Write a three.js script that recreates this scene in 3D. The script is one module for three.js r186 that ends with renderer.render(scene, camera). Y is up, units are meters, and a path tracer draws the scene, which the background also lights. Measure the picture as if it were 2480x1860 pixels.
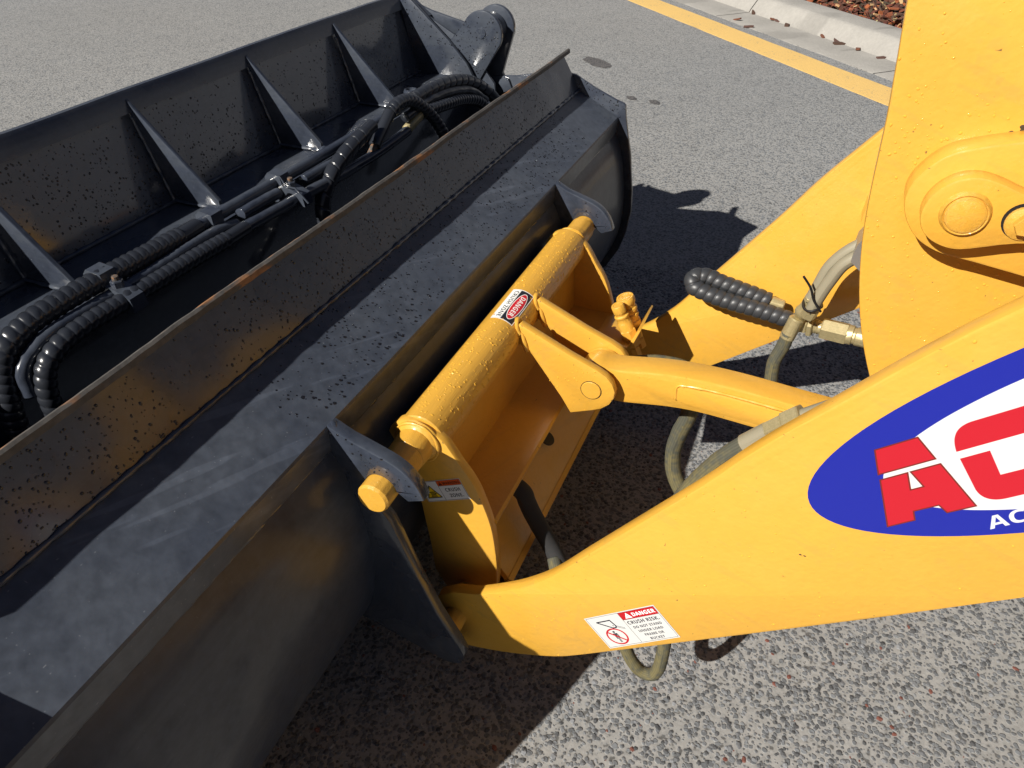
import * as THREE from 'three';
import { mergeGeometries, mergeVertices, toCreasedNormals } from 'three/addons/utils/BufferGeometryUtils.js';

// Axes of the place: X runs across the loader (away from the photographer), F forward (towards the bucket), Y up.
// three.js: x = X, y = Y, z = -F.
const V = (X, Y, F) => new THREE.Vector3(X, Y, -F);

// ---------------------------------------------------------------- camera, sky, sun, exposure
const scene = new THREE.Scene();
const camera = new THREE.PerspectiveCamera(54.93, 4 / 3, 0.05, 400);
camera.position.copy(V(0, 1.5, 0));
const pitch = 0.6559, yaw = 0.3961;
camera.lookAt(V(Math.cos(yaw) * Math.cos(pitch), 1.5 - Math.sin(pitch), Math.sin(yaw) * Math.cos(pitch)));
scene.add(camera);

const SKY = 0.46;
const sunDir = V(-1.19, 1, 0.6).normalize();
// daytime sky after a shower: blue overhead, bright haze low down, broken white cloud all round
const skyTex = (() => {
  const w = 512, h = 256, d = new Float32Array(w * h * 4), P3 = (x, y, z, k) => { let f = 0, a = 0.5; for (let o = 0; o < 5; o++) { f += a * n3(x, y, z, k + o); a *= 0.5; x *= 2.03; y *= 2.03; z *= 2.03; } return f / 0.97; };
  const hs = (x, y, z, k) => { let q = Math.imul(x, 374761393) + Math.imul(y, 668265263) + Math.imul(z, 1442695041) + Math.imul(k, 97531); q = Math.imul(q ^ (q >>> 13), 1274126177); return ((q ^ (q >>> 16)) >>> 0) / 4294967296; };
  function n3(x, y, z, k) { const X = Math.floor(x), Y = Math.floor(y), Z = Math.floor(z), c = (t) => t * t * (3 - 2 * t), u = c(x - X), v = c(y - Y), t = c(z - Z); let r = 0; for (let a = 0; a < 2; a++) for (let b = 0; b < 2; b++) for (let e = 0; e < 2; e++) r += hs(X + a, Y + b, Z + e, k) * (a ? u : 1 - u) * (b ? v : 1 - v) * (e ? t : 1 - t); return r; }
  for (let j = 0; j < h; j++) for (let i = 0; i < w; i++) {
    const el = (j + 0.5) / h * Math.PI - Math.PI / 2, az = (i + 0.5) / w * Math.PI * 2, s = Math.max(0, Math.sin(el)), x = Math.cos(el) * Math.cos(az), z = Math.cos(el) * Math.sin(az);
    const haze = Math.exp(-s * 5), p = 1.3 / (s + 0.22), n = P3(x * p + 40, 3, z * p + 40, 7), cl = Math.min(1, Math.max(0, (n - 0.47) / 0.13)) * Math.min(1, s * 8) * Math.max(0, 1 - s * 1.25) * 0.8, o = (j * w + i) * 4;
    const b = [0.026 + 0.86 * haze, 0.046 + 0.82 * haze, 0.112 + 0.74 * haze], c = [0.50, 0.50, 0.51];
    for (let k = 0; k < 3; k++) d[o + k] = SKY * (b[k] + (c[k] - b[k]) * cl);
    d[o + 3] = 1;
  }
  const t = new THREE.DataTexture(d, w, h, THREE.RGBAFormat, THREE.FloatType); t.mapping = THREE.EquirectangularReflectionMapping; t.magFilter = t.minFilter = THREE.LinearFilter; t.wrapS = THREE.RepeatWrapping; t.needsUpdate = true;
  return t;
})();
scene.background = skyTex; scene.environment = skyTex;

const sun = new THREE.DirectionalLight(new THREE.Color().setRGB(1, 0.95, 0.87), 4.8);
sun.name = 'sun';
sun.position.copy(sunDir).multiplyScalar(20);
sun.castShadow = true;
sun.shadow.mapSize.set(4096, 4096);
Object.assign(sun.shadow.camera, { left: -9, right: 9, top: 9, bottom: -9, near: 1, far: 60 });
scene.add(sun); scene.add(sun.target);

const renderer = new THREE.WebGLRenderer({ antialias: true });
renderer.toneMapping = THREE.LinearToneMapping;
renderer.toneMappingExposure = 1.5;
renderer.shadowMap.enabled = true;

// ---------------------------------------------------------------- helpers
function rng(seed) { let s = seed >>> 0; return () => { s = (s + 0x6d2b79f5) | 0; let t = Math.imul(s ^ (s >>> 15), 1 | s); t = (t + Math.imul(t ^ (t >>> 7), 61 | t)) ^ t; return ((t ^ (t >>> 14)) >>> 0) / 4294967296; }; }
const hash = (x, y, s = 0) => { let h = Math.imul(x | 0, 374761393) + Math.imul(y | 0, 668265263) + Math.imul(s | 0, 2147483647 ^ 0x5bd1e995); h = Math.imul(h ^ (h >>> 13), 1274126177); return ((h ^ (h >>> 16)) >>> 0) / 4294967296; };
function vnoise(x, y, per, s) {                                     // value noise, tiling every per cells
  const xi = Math.floor(x), yi = Math.floor(y), m = (a) => ((a % per) + per) % per;
  let u = x - xi, v = y - yi; u = u * u * (3 - 2 * u); v = v * v * (3 - 2 * v);
  const a = hash(m(xi), m(yi), s), b = hash(m(xi + 1), m(yi), s), c = hash(m(xi), m(yi + 1), s), d = hash(m(xi + 1), m(yi + 1), s);
  return a + (b - a) * u + (c - a) * v + (a - b - c + d) * u * v;
}
function fbm(x, y, per, s, oct = 4) { let f = 0, a = 0.5, n = 0; for (let k = 0; k < oct; k++) { f += a * vnoise(x, y, per, s + k * 17); n += a; a *= 0.5; x *= 2; y *= 2; per *= 2; } return f / n; }
const smooth = (a, b, x) => { x = Math.min(1, Math.max(0, (x - a) / (b - a))); return x * x * (3 - 2 * x); };
const toS = (l) => (l <= 0.0031308 ? 12.92 * l : 1.055 * Math.pow(l, 1 / 2.4) - 0.055);

function tex(n, fn, srgb, size = 1) {                               // fn(u, v) -> [r, g, b] in linear 0..1; size: metres of one tile
  const d = new Uint8Array(n * n * 4);
  for (let j = 0; j < n; j++) for (let i = 0; i < n; i++) {
    const c = fn(i / n, j / n), o = (j * n + i) * 4;
    for (let k = 0; k < 3; k++) d[o + k] = Math.round(255 * Math.min(1, Math.max(0, srgb ? toS(c[k]) : c[k])));
    d[o + 3] = 255;
  }
  const t = new THREE.DataTexture(d, n, n);
  t.wrapS = t.wrapT = THREE.RepeatWrapping; t.magFilter = THREE.LinearFilter; t.minFilter = THREE.LinearMipmapLinearFilter; t.generateMipmaps = true;
  if (srgb) t.colorSpace = THREE.SRGBColorSpace;
  t.repeat.set(1 / size, 1 / size); t.needsUpdate = true;
  return t;
}
const taken = {};
function numbered(name) { const k = taken[name] = (taken[name] ?? -1) + 1; return k ? name + '_' + String(k).padStart(3, '0') : name; }
function mesh(name, geo, mat, parent, label) {
  const m = new THREE.Mesh(geo, mat); m.name = name; parent.add(m);
  if (label) m.userData.label = label;
  return m;
}
function thing(name, label, category, group) { const g = new THREE.Group(); g.name = numbered(name); g.userData = { label, category }; if (group) g.userData.group = group; scene.add(g); return g; }
function single(name, geo, mat, label, category, group, kind) {
  const m = new THREE.Mesh(geo, mat); m.name = numbered(name); m.userData = { label, category };
  if (group) m.userData.group = group; if (kind) m.userData.kind = kind;
  scene.add(m); return m;
}
const M4 = new THREE.Matrix4(), Q4 = new THREE.Quaternion(), S3 = new THREE.Vector3();

// plate: outline in (F, Y) cut from sheet between X0 and X1, with a small chamfer all round
function plate(pts, X0, X1, bevel = 0.003, holes = [], curve = 10) {
  const sh = pts instanceof THREE.Shape ? pts : new THREE.Shape(pts.map(([f, y]) => new THREE.Vector2(f, y)));
  for (const h of holes) { const p = new THREE.Path(); p.absarc(h[0], h[1], h[2], 0, Math.PI * 2, true); sh.holes.push(p); }
  const g = new THREE.ExtrudeGeometry(sh, { depth: X1 - X0 - 2 * bevel, bevelEnabled: bevel > 0, bevelSize: bevel, bevelThickness: bevel, bevelOffset: -bevel, bevelSegments: 2, curveSegments: curve });
  g.translate(0, 0, X0 + bevel); g.rotateY(Math.PI / 2);
  return toCreasedNormals(g, 0.6);
}
function spline(pts, n, closed = false) { return new THREE.CatmullRomCurve3(pts.map(([a, b]) => new THREE.Vector3(a, b, 0)), closed, 'centripetal').getPoints(n).map((p) => [p.x, p.y]); }
// thick line: closed outline around an open polyline (F, Y)
function thicken(pl, t) {
  const L = [], R = [];
  pl.forEach((p, i) => {
    const a = pl[Math.max(0, i - 1)], b = pl[Math.min(pl.length - 1, i + 1)]; let dx = b[0] - a[0], dy = b[1] - a[1]; const l = Math.hypot(dx, dy); dx /= l; dy /= l;
    L.push([p[0] - dy * t / 2, p[1] + dx * t / 2]); R.push([p[0] + dy * t / 2, p[1] - dx * t / 2]);
  });
  return L.concat(R.reverse());
}
// closed outline (F, Y) swept along X with per-section offsets, uv in metres
function sweepX(prof, X0, X1, n = 1, off = null, crease = 0.5) {
  const N = prof.length, pos = [], uv = [];
  const area = prof.reduce((s, p, i) => { const q = prof[(i + 1) % N]; return s + p[0] * q[1] - q[0] * p[1]; }, 0);
  const P = area < 0 ? prof.slice().reverse() : prof.slice();       // counter-clockwise in (F, Y)
  const arc = [0]; for (let i = 0; i < N; i++) arc.push(arc[i] + Math.hypot(P[(i + 1) % N][0] - P[i][0], P[(i + 1) % N][1] - P[i][1]));
  const at = (k, i) => { const X = X0 + (X1 - X0) * k / n, p = P[i % N], o = off ? off(X, p) : [0, 0]; return [X, p[1] + o[1], -(p[0] + o[0])]; };
  const tri = (a, b, c, ua, ub, uc) => { pos.push(...a, ...b, ...c); uv.push(...ua, ...ub, ...uc); };
  for (let k = 0; k < n; k++) for (let i = 0; i < N; i++) {
    const a = at(k, i), b = at(k, i + 1), c = at(k + 1, i + 1), d = at(k + 1, i), xa = X0 + (X1 - X0) * k / n, xb = X0 + (X1 - X0) * (k + 1) / n;
    const A = [xa, arc[i]], B = [xa, arc[i + 1]], C = [xb, arc[i + 1]], D = [xb, arc[i]];
    tri(a, b, c, A, B, C); tri(a, c, d, A, C, D);
  }
  const f = THREE.ShapeUtils.triangulateShape(P.map(([x, y]) => new THREE.Vector2(x, y)), []);
  for (const [a, b, c] of f) {
    tri(at(0, c), at(0, b), at(0, a), [P[c][0], P[c][1]], [P[b][0], P[b][1]], [P[a][0], P[a][1]]);
    tri(at(n, a), at(n, b), at(n, c), [P[a][0], P[a][1]], [P[b][0], P[b][1]], [P[c][0], P[c][1]]);
  }
  const g = new THREE.BufferGeometry();
  g.setAttribute('position', new THREE.Float32BufferAttribute(pos, 3)); g.setAttribute('uv', new THREE.Float32BufferAttribute(uv, 2));
  g.computeVertexNormals();
  // orientation check: flip if the first side face looks inward
  return toCreasedNormals(g, crease);
}
// round bar along X or between two points
function bar(a, b, r, seg = 24, r2 = r) {
  const d = b.clone().sub(a), l = d.length();
  const c = Math.min(0.002, r * 0.15);
  const g = new THREE.LatheGeometry([[0, 0], [r - c, 0], [r, c], [r2, l - c], [r2 - c, l], [0, l]].map(([x, y]) => new THREE.Vector2(Math.max(1e-5, x), y)), seg);
  g.applyQuaternion(Q4.setFromUnitVectors(new THREE.Vector3(0, 1, 0), d.normalize())); g.translate(a.x, a.y, a.z);
  return toCreasedNormals(g, 0.6);
}
function lathe(a, b, prof, seg = 24) {                              // prof: [radius, distance from a]
  const d = b.clone().sub(a).normalize();
  const g = new THREE.LatheGeometry(prof.map(([x, y]) => new THREE.Vector2(Math.max(1e-5, x), y)), seg);
  g.applyQuaternion(Q4.setFromUnitVectors(new THREE.Vector3(0, 1, 0), d)); g.translate(a.x, a.y, a.z);
  return toCreasedNormals(g, 0.6);
}
// tube along a curve with a radius that may vary along (s) and around (angle)
function hose(points, r, rad = null, seg = 120, radial = 14, seedv = 0) {
  const cv = new THREE.CatmullRomCurve3(points.map((p) => p.isVector3 ? p : V(...p)), false, 'centripetal');
  const len = cv.getLength(), fr = cv.computeFrenetFrames(seg), pos = [], uv = [], idx = [];
  for (let i = 0; i <= seg; i++) {
    const t = i / seg, p = cv.getPointAt(t), s = t * len;
    for (let j = 0; j <= radial; j++) {
      const a = j / radial * Math.PI * 2, rr = rad ? rad(s, a, r, len) : r, c = Math.cos(a) * rr, d = Math.sin(a) * rr;
      pos.push(p.x + fr.normals[i].x * c + fr.binormals[i].x * d, p.y + fr.normals[i].y * c + fr.binormals[i].y * d, p.z + fr.normals[i].z * c + fr.binormals[i].z * d);
      uv.push(s, a / Math.PI / 2 * 0.1);
    }
  }
  for (let i = 0; i < seg; i++) for (let j = 0; j < radial; j++) { const a = i * (radial + 1) + j, b = a + radial + 1; idx.push(a, a + 1, b, b, a + 1, b + 1); }
  for (const [row, flip] of [[0, 0], [seg, 1]]) {                    // end caps
    const p = cv.getPointAt(row / seg), k = pos.length / 3; pos.push(p.x, p.y, p.z); uv.push(0, 0);
    for (let j = 0; j < radial; j++) { const a = row * (radial + 1) + j; flip ? idx.push(k, a, a + 1) : idx.push(k, a + 1, a); }
  }
  const g = new THREE.BufferGeometry(); g.setAttribute('position', new THREE.Float32BufferAttribute(pos, 3)); g.setAttribute('uv', new THREE.Float32BufferAttribute(uv, 2)); g.setIndex(idx); g.computeVertexNormals();
  return g;
}
const corrugated = (pitch, depth = 0.16) => (s, a, r) => { const q = ((s / pitch + a / Math.PI / 2) % 1 + 1) % 1; return r * (1 - depth + depth * Math.pow(Math.abs(Math.sin(q * Math.PI)), 0.5)); };
const wrapped = (pitch) => (s, a, r) => { const q = ((s / pitch + a / Math.PI / 2) % 1 + 1) % 1; return q < 0.1 ? r * 0.86 : r * (0.97 + 0.03 * Math.sin(q * Math.PI)); };
const lumpy = (k = 0.06, f = 60) => (s, a, r) => r * (1 + k * (fbm(s * f + 7, a * 1.3 + 3, 64, 5, 3) - 0.5) * 2);
function weld(points, r, seedv = 1) {                               // irregular bead of weld metal
  const cv = new THREE.CatmullRomCurve3(points.map((p) => V(...p)), false, 'catmullrom', 0); const n = Math.max(12, Math.min(320, Math.round(cv.getLength() / 0.006)));
  return hose(points, r, (s, a, rr) => rr * (0.72 + 0.28 * Math.sin(s / 0.0062 + 3 * fbm(s * 30, seedv, 256, seedv, 2)) * 0.5 + 0.75 * (fbm(s * 40 + seedv * 9, 0.5, 256, seedv, 3) - 0.3)), n, 8);
}
function hexBar(a, b, r, chamf = 0.002) { const g = lathe(a, b, [[0, 0], [r * 0.9, 0], [r, chamf], [r, a.distanceTo(b) - chamf], [r * 0.9, a.distanceTo(b)], [0, a.distanceTo(b)]], 6); return toCreasedNormals(g, 0.3); }
const mix = (a, b, t) => a + (b - a) * t;

// ---------------------------------------------------------------- materials
const std = (o) => new THREE.MeshStandardMaterial(o);
const phy = (o) => new THREE.MeshPhysicalMaterial(o);
const lin = (r, g, b) => new THREE.Color().setRGB(r, g, b);

const yellowMap = tex(1024, (u, v) => {                             // loader enamel: faint mottling, tiny chips and grit
  const m = fbm(u * 6, v * 6, 6, 11, 5), g = fbm(u * 90, v * 90, 90, 23, 2), chip = vnoise(u * 150, v * 150, 150, 31);
  let k = 0.96 + 0.08 * (m - 0.5) + 0.05 * (g - 0.5), r = 0.67 * k, gg = 0.362 * k, b = 0.048 * k;
  const dirt = 0.16 * smooth(0.55, 0.75, fbm(u * 11, v * 11, 11, 35, 4)) * smooth(0.4, 0.7, g) + 0.10 * smooth(0.66, 0.74, fbm(u * 4 + v * 6, v * 50 - u * 20, 50, 37, 3)); r = mix(r, 0.30, dirt); gg = mix(gg, 0.21, dirt); b = mix(b, 0.07, dirt);
  const c = smooth(0.978, 0.992, chip); r = mix(r, 0.16, c); gg = mix(gg, 0.09, c); b = mix(b, 0.03, c);
  return [r, gg, b];
}, true, 0.9);
const yellowRough = tex(512, (u, v) => { const m = fbm(u * 8, v * 8, 8, 41, 5); const k = 0.30 + 0.22 * smooth(0.35, 0.7, m); return [k, k, k]; }, false, 0.7);
const yellowBump = tex(512, (u, v) => { const k = fbm(u * 60, v * 60, 60, 43, 3) * 0.6 + 0.4 * fbm(u * 9, v * 9, 9, 44, 3); return [k, k, k]; }, false, 0.35);
const yellow = phy({ map: yellowMap, roughnessMap: yellowRough, roughness: 1, bumpMap: yellowBump, bumpScale: 0.0006, clearcoat: 0.25, clearcoatRoughness: 0.18 });
const darkMap = tex(1024, (u, v) => {                               // bucket enamel: slate with dry dust patches, scuffs and specks
  const m = fbm(u * 5, v * 5, 5, 51, 6), f = fbm(u * 70, v * 70, 70, 53, 3), sp = vnoise(u * 260, v * 260, 260, 57), sc = fbm(u * 4, v * 60, 60, 59, 3);
  const dust = 0.55 * smooth(0.46, 0.56, m) + 0.25 * smooth(0.6, 0.75, sc);
  let k = 0.85 + 0.4 * (f - 0.5); const s = smooth(0.96, 0.99, sp) * 0.5;
  return [mix(0.043 * k, 0.082, dust * 0.5) + s * 0.08, mix(0.052 * k, 0.094, dust * 0.5) + s * 0.08, mix(0.074 * k, 0.116, dust * 0.45) + s * 0.08];
}, true, 0.8);
const darkRough = tex(1024, (u, v) => { const m = fbm(u * 5, v * 5, 5, 51, 6), f = fbm(u * 40, v * 40, 40, 63, 3); const k = 0.17 + 0.2 * smooth(0.46, 0.56, m) + 0.1 * f; return [k, k, k]; }, false, 0.8);
const darkBump = tex(512, (u, v) => { const k = 0.75 * fbm(u * 7, v * 7, 7, 71, 4) + 0.25 * fbm(u * 80, v * 80, 80, 72, 2); return [k, k, k]; }, false, 0.5);
const dark = phy({ map: darkMap, roughnessMap: darkRough, roughness: 1, bumpMap: darkBump, bumpScale: 0.0009, specularIntensity: 0.4, clearcoat: 0.8, clearcoatRoughness: 0.12 });
const darkWet = phy({ map: darkMap, roughnessMap: darkRough, roughness: 1, bumpMap: darkBump, bumpScale: 0.0007, specularIntensity: 0.9, clearcoat: 1, clearcoatRoughness: 0.09 });
const sunlitDustMap = tex(1024, (u, v) => {                              // the ledge people step on: dust patches over enamel painted lighter as if sunlit, drag marks, specks
  const m = fbm(u * 4, v * 4, 4, 251, 6), f = fbm(u * 80, v * 80, 80, 253, 3), sp = vnoise(u * 300, v * 300, 300, 257), sc = fbm(u * 3 + v * 9, v * 70 - u * 30, 70, 259, 3), g = fbm(u * 14, v * 14, 14, 261, 4);
  const d = smooth(0.36, 0.6, m) * 0.7 + smooth(0.45, 0.62, g) * 0.3, s = smooth(0.955, 0.985, sp) * 0.12, k = 0.8 + 0.45 * (f - 0.5) + 0.25 * smooth(0.62, 0.72, sc);
  return [mix(0.050, 0.080, d) * k + s, mix(0.061, 0.093, d) * k + s, mix(0.086, 0.118, d) * k + s];
}, true, 1.1);
const darkSunlitDust = phy({ map: sunlitDustMap, roughness: 0.4, bumpMap: darkBump, bumpScale: 0.0008, specularIntensity: 0.6, clearcoat: 0.4, clearcoatRoughness: 0.18 });  // lighter copy of the slate enamel, standing in for sun on the ledge
const darkDull = phy({ map: darkMap, roughness: 0.36, bumpMap: darkBump, bumpScale: 0.0009, specularIntensity: 0.4, clearcoat: 0.25, clearcoatRoughness: 0.16 });
const rustMap = tex(512, (u, v) => {                                // worn edge bar: bare rusty steel showing through the enamel
  const m = fbm(u * 7, v * 14, 14, 81, 5), f = fbm(u * 60, v * 60, 60, 83, 3), r = smooth(0.55, 0.66, m);
  return [mix(0.075, 0.24, r) * (0.6 + 0.8 * f), mix(0.07, 0.115, r) * (0.6 + 0.8 * f), mix(0.065, 0.05, r) * (0.6 + 0.8 * f)];
}, true, 0.6);
const rusty = std({ map: rustMap, roughness: 0.7, bumpMap: darkBump, bumpScale: 0.0015 });
const hoseBlack = phy({ color: lin(0.022, 0.025, 0.032), roughness: 0.28, clearcoat: 0.3, clearcoatRoughness: 0.15 });
const hoseSpiral = std({ color: lin(0.034, 0.036, 0.040), roughness: 0.42 });
const weaveMap = tex(512, (u, v) => { const a = Math.sin((u * 90 + v * 40) * Math.PI * 2), b = Math.sin((u * 90 - v * 40) * Math.PI * 2), m = 0.6 * fbm(u * 3, v * 3, 3, 91, 3) + 0.4 * fbm(u * 40, v * 40, 40, 93, 2); const k = 0.75 + 0.2 * a * b; const d = smooth(0.38, 0.66, m); return [mix(0.09, 0.17, d) * k, mix(0.09, 0.145, d) * k, mix(0.065, 0.065, d) * k]; }, true, 0.4);
const weave = std({ map: weaveMap, roughness: 0.9 });
const greyHose = std({ color: lin(0.24, 0.215, 0.15), roughness: 0.5 });
const brassMap = tex(256, (u, v) => { const m = fbm(u * 8, v * 8, 8, 95, 4); return [0.34 + 0.2 * m, 0.29 + 0.16 * m, 0.15 + 0.1 * m]; }, true, 0.12);
const zinc = std({ map: brassMap, metalness: 0.55, roughness: 0.42 });
const steel = std({ color: lin(0.35, 0.35, 0.34), metalness: 0.7, roughness: 0.4 });
const black = std({ color: lin(0.012, 0.012, 0.013), roughness: 0.5 });
const rubber = std({ color: lin(0.025, 0.025, 0.026), roughness: 0.85 });

// ---------------------------------------------------------------- the road
const NC = 124, stoneCell = (i, j) => { const a = ((i % NC) + NC) % NC, b = ((j % NC) + NC) % NC; return [hash(a, b, 3), hash(a, b, 5), hash(a, b, 7), hash(a, b, 9)]; };
const roadN = 2048, roadC = new Uint8Array(roadN * roadN * 4), roadB = new Uint8Array(roadN * roadN * 4);
for (let j = 0; j < roadN; j++) for (let i = 0; i < roadN; i++) {
  const x = i / roadN * NC, y = j / roadN * NC, xi = Math.floor(x), yi = Math.floor(y);
  let d1 = 9, d2 = 9, best = null;
  for (let a = -1; a <= 1; a++) for (let b = -1; b <= 1; b++) {
    const c = stoneCell(xi + a, yi + b), dx = xi + a + 0.12 + 0.76 * c[0] - x, dy = yi + b + 0.12 + 0.76 * c[1] - y, d = dx * dx + dy * dy;
    if (d < d1) { d2 = d1; d1 = d; best = c; } else if (d < d2) d2 = d;
  }
  d1 = Math.sqrt(d1); d2 = Math.sqrt(d2);
  const u = i / roadN, v = j / roadN, grit = hash(i, j, 77), fine = fbm(u * 180, v * 180, 180, 101, 2), big = fbm(u * 9, v * 9, 9, 103, 4);
  const R = 0.14 + 0.44 * Math.pow(best[2], 1.3);                                  // stone size; half the cells hold only small grit
  const st = smooth(0.02, 0.10, d2 - d1) * smooth(R + 0.06, R - 0.06, d1 + 0.30 * (fine - 0.5)) * (best[3] < 0.78 ? 1 : 0.15);
  const tone = 0.115 + 0.10 * best[3] + 0.05 * (fine - 0.5);
  const mat = 0.252 * (0.62 + 0.46 * fine + 0.30 * grit) * (0.95 + 0.10 * big);
  const pit = smooth(0.34, 0.22, fine) * 0.55;
  const o = (j * roadN + i) * 4, mm = mat * (1 - pit);
  const col = [mix(mm, tone * 0.94, st), mix(mm * 0.988, tone, st), mix(mm * 0.965, tone * 1.08, st)];
  for (let k = 0; k < 3; k++) roadC[o + k] = Math.round(255 * Math.min(1, toS(Math.max(0, col[k]))));
  roadC[o + 3] = roadB[o + 3] = 255;
  const hgt = 0.42 + 0.45 * st * (0.7 + 0.3 * best[2]) + 0.12 * (fine - 0.5) - 0.3 * pit;
  roadB[o] = roadB[o + 1] = roadB[o + 2] = Math.round(255 * Math.min(1, Math.max(0, hgt)));
}
const roadTex = (d, srgb) => { const t = new THREE.DataTexture(d, roadN, roadN); t.wrapS = t.wrapT = THREE.RepeatWrapping; t.magFilter = THREE.LinearFilter; t.minFilter = THREE.LinearMipmapLinearFilter; t.generateMipmaps = true; if (srgb) t.colorSpace = THREE.SRGBColorSpace; t.repeat.set(1 / 1.5, 1 / 1.5); t.needsUpdate = true; return t; };
const asphalt = std({ map: roadTex(roadC, true), bumpMap: roadTex(roadB, false), bumpScale: 0.0028, roughness: 0.9, vertexColors: true });
const road = (() => {
  const n = 170, pos = [], uv = [], col = [], idx = [], ax = (t, c) => c + Math.sign(t) * (Math.abs(t) * 9 + Math.pow(Math.abs(t), 5) * 120);
  const stains = [[5.78, 1.71, 0.17, 0.07, 0.42], [5.0, 1.22, 0.05, 0.03, 0.5], [4.97, 1.06, 0.05, 0.03, 0.5]];
  for (let j = 0; j <= n; j++) for (let i = 0; i <= n; i++) {
    const X = ax(i / n * 2 - 1, 4), F = ax(j / n * 2 - 1, 1);
    pos.push(X, 0, -F); uv.push(X, F);
    const k = 0.95 + 0.11 * fbm(X * 0.9 + 40, F * 0.9 + 40, 4096, 111, 4), w = fbm(X * 0.35 + 60, F * 0.35 + 60, 4096, 113, 3);
    col.push(k * (0.99 + 0.04 * (w - 0.5)), k, k * (1.0 - 0.05 * (w - 0.5)));
  }
  for (let j = 0; j < n; j++) for (let i = 0; i < n; i++) { const a = j * (n + 1) + i, b = a + n + 1; idx.push(a, a + 1, b, b, a + 1, b + 1); }
  const g = new THREE.BufferGeometry(); g.setAttribute('position', new THREE.Float32BufferAttribute(pos, 3)); g.setAttribute('uv', new THREE.Float32BufferAttribute(uv, 2)); g.setAttribute('color', new THREE.Float32BufferAttribute(col, 3)); g.setIndex(idx); g.computeVertexNormals();
  return single('road', g, asphalt, 'grey chip-seal asphalt road the loader stands on', 'road', null, 'structure');
})();

// loose-faced chippings of the seal, real stones where they can be told apart
{
  const R = rng(5), base = new THREE.IcosahedronGeometry(1, 0), p = base.attributes.position;
  const variants = [0, 1, 2].map((s) => { const g = new THREE.DodecahedronGeometry(1, 0), q = g.attributes.position; for (let i = 0; i < q.count; i++) { const k = 0.72 + 0.5 * hash(Math.round(q.getX(i) * 50), Math.round(q.getY(i) * 50 + q.getZ(i) * 90), s + 200); q.setXYZ(i, q.getX(i) * k, q.getY(i) * (0.8 + 0.2 * k), q.getZ(i) * k); } g.computeVertexNormals(); return g; });
  const chip = std({ roughness: 0.75 }), list = [[], [], []];
  for (let X = 0.2; X < 2.75; X += 0.0096) for (let F = -0.85; F < 0.75; F += 0.0096) {
    if (R() > 0.72 || X * 0.30 - 0.05 < -F - 0.35) { R(); continue; }
    list[Math.floor(R() * 3)].push([X + (R() - 0.5) * 0.012, F + (R() - 0.5) * 0.012, 0.0017 + 0.0046 * Math.pow(R(), 2.2), R(), R(), R()]);
  }
  const holder = new THREE.Group(); holder.name = 'road_chippings'; holder.userData = { kind: 'stuff', label: 'dark blue-grey stone chippings bedded in the road surface', category: 'stones' }; scene.add(holder);
  list.forEach((l, v) => {
    const im = new THREE.InstancedMesh(variants[v], chip, l.length), c = new THREE.Color(); im.name = 'stone_chippings'; im.userData.kind = 'stuff';
    l.forEach(([X, F, r, a, b, t], i) => {
      M4.compose(V(X, r * 0.12 - 0.0006, F), Q4.setFromEuler(new THREE.Euler((b - 0.5) * 0.5, a * 6.28, (t - 0.5) * 0.5)), S3.set(r * (0.9 + 0.5 * b), r * 0.42, r)); im.setMatrixAt(i, M4);
      const k = 0.05 + 0.15 * Math.pow(t, 1.5) + 0.02 * a; im.setColorAt(i, b > 0.985 ? c.setRGB(0.16, 0.06, 0.045) : c.setRGB(k * 0.96, k, k * 1.06));
    });
    holder.add(im);
  });
}

// ---------------------------------------------------------------- kerb side of the road: painted line, gutter, kerb, planting bed
const KO = [6.476, 0.557], KD = [0.7356, 0.6774], KN = [0.6774, -0.7356];   // a point on the line's road edge, along the kerb, away from the road (X, F)
const K = (t, n, Y) => V(KO[0] + KD[0] * t + KN[0] * n, Y, KO[1] + KD[1] * t + KN[1] * n);
function alongKerb(prof, t0, t1, nseg, wob = 0, sd = 1) {            // open profile of [n, Y], drawn along the kerb
  const pos = [], uv = [], idx = [], m = prof.length; let arc = [0]; for (let i = 1; i < m; i++) arc.push(arc[i - 1] + Math.hypot(prof[i][0] - prof[i - 1][0], prof[i][1] - prof[i - 1][1]));
  for (let k = 0; k <= nseg; k++) for (let i = 0; i < m; i++) {
    const t = mix(t0, t1, k / nseg), w = wob * (fbm(t * 4 + 50, i * 3.1 + 5, 4096, sd, 4) - 0.5), p = K(t, prof[i][0] + w * (prof[i][2] ?? 1), prof[i][1] + 0.35 * w * (prof[i][3] ?? 0));
    pos.push(p.x, p.y, p.z); uv.push(t, arc[i]);
  }
  for (let k = 0; k < nseg; k++) for (let i = 0; i < m - 1; i++) { const a = k * m + i, b = a + m; idx.push(a, b, a + 1, b, b + 1, a + 1); }
  const g = new THREE.BufferGeometry(); g.setAttribute('position', new THREE.Float32BufferAttribute(pos, 3)); g.setAttribute('uv', new THREE.Float32BufferAttribute(uv, 2)); g.setIndex(idx); g.computeVertexNormals();
  return g;
}
const lineMap = tex(1024, (u, v) => {                               // road paint worn by the stones below it
  const f = fbm(u * 120, v * 120, 120, 121, 3), m = fbm(u * 6, v * 6, 6, 123, 4), w = 0.8 * smooth(0.72, 0.82, f * 0.75 + m * 0.35);
  return [mix(0.70, 0.22, w) * (0.9 + 0.2 * f), mix(0.46, 0.19, w) * (0.9 + 0.2 * f), mix(0.15, 0.14, w) * (0.9 + 0.2 * f)];
}, true, 1.1);
const linePaint = std({ map: lineMap, roughness: 0.75, bumpMap: asphalt.bumpMap, bumpScale: 0.002 });
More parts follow.
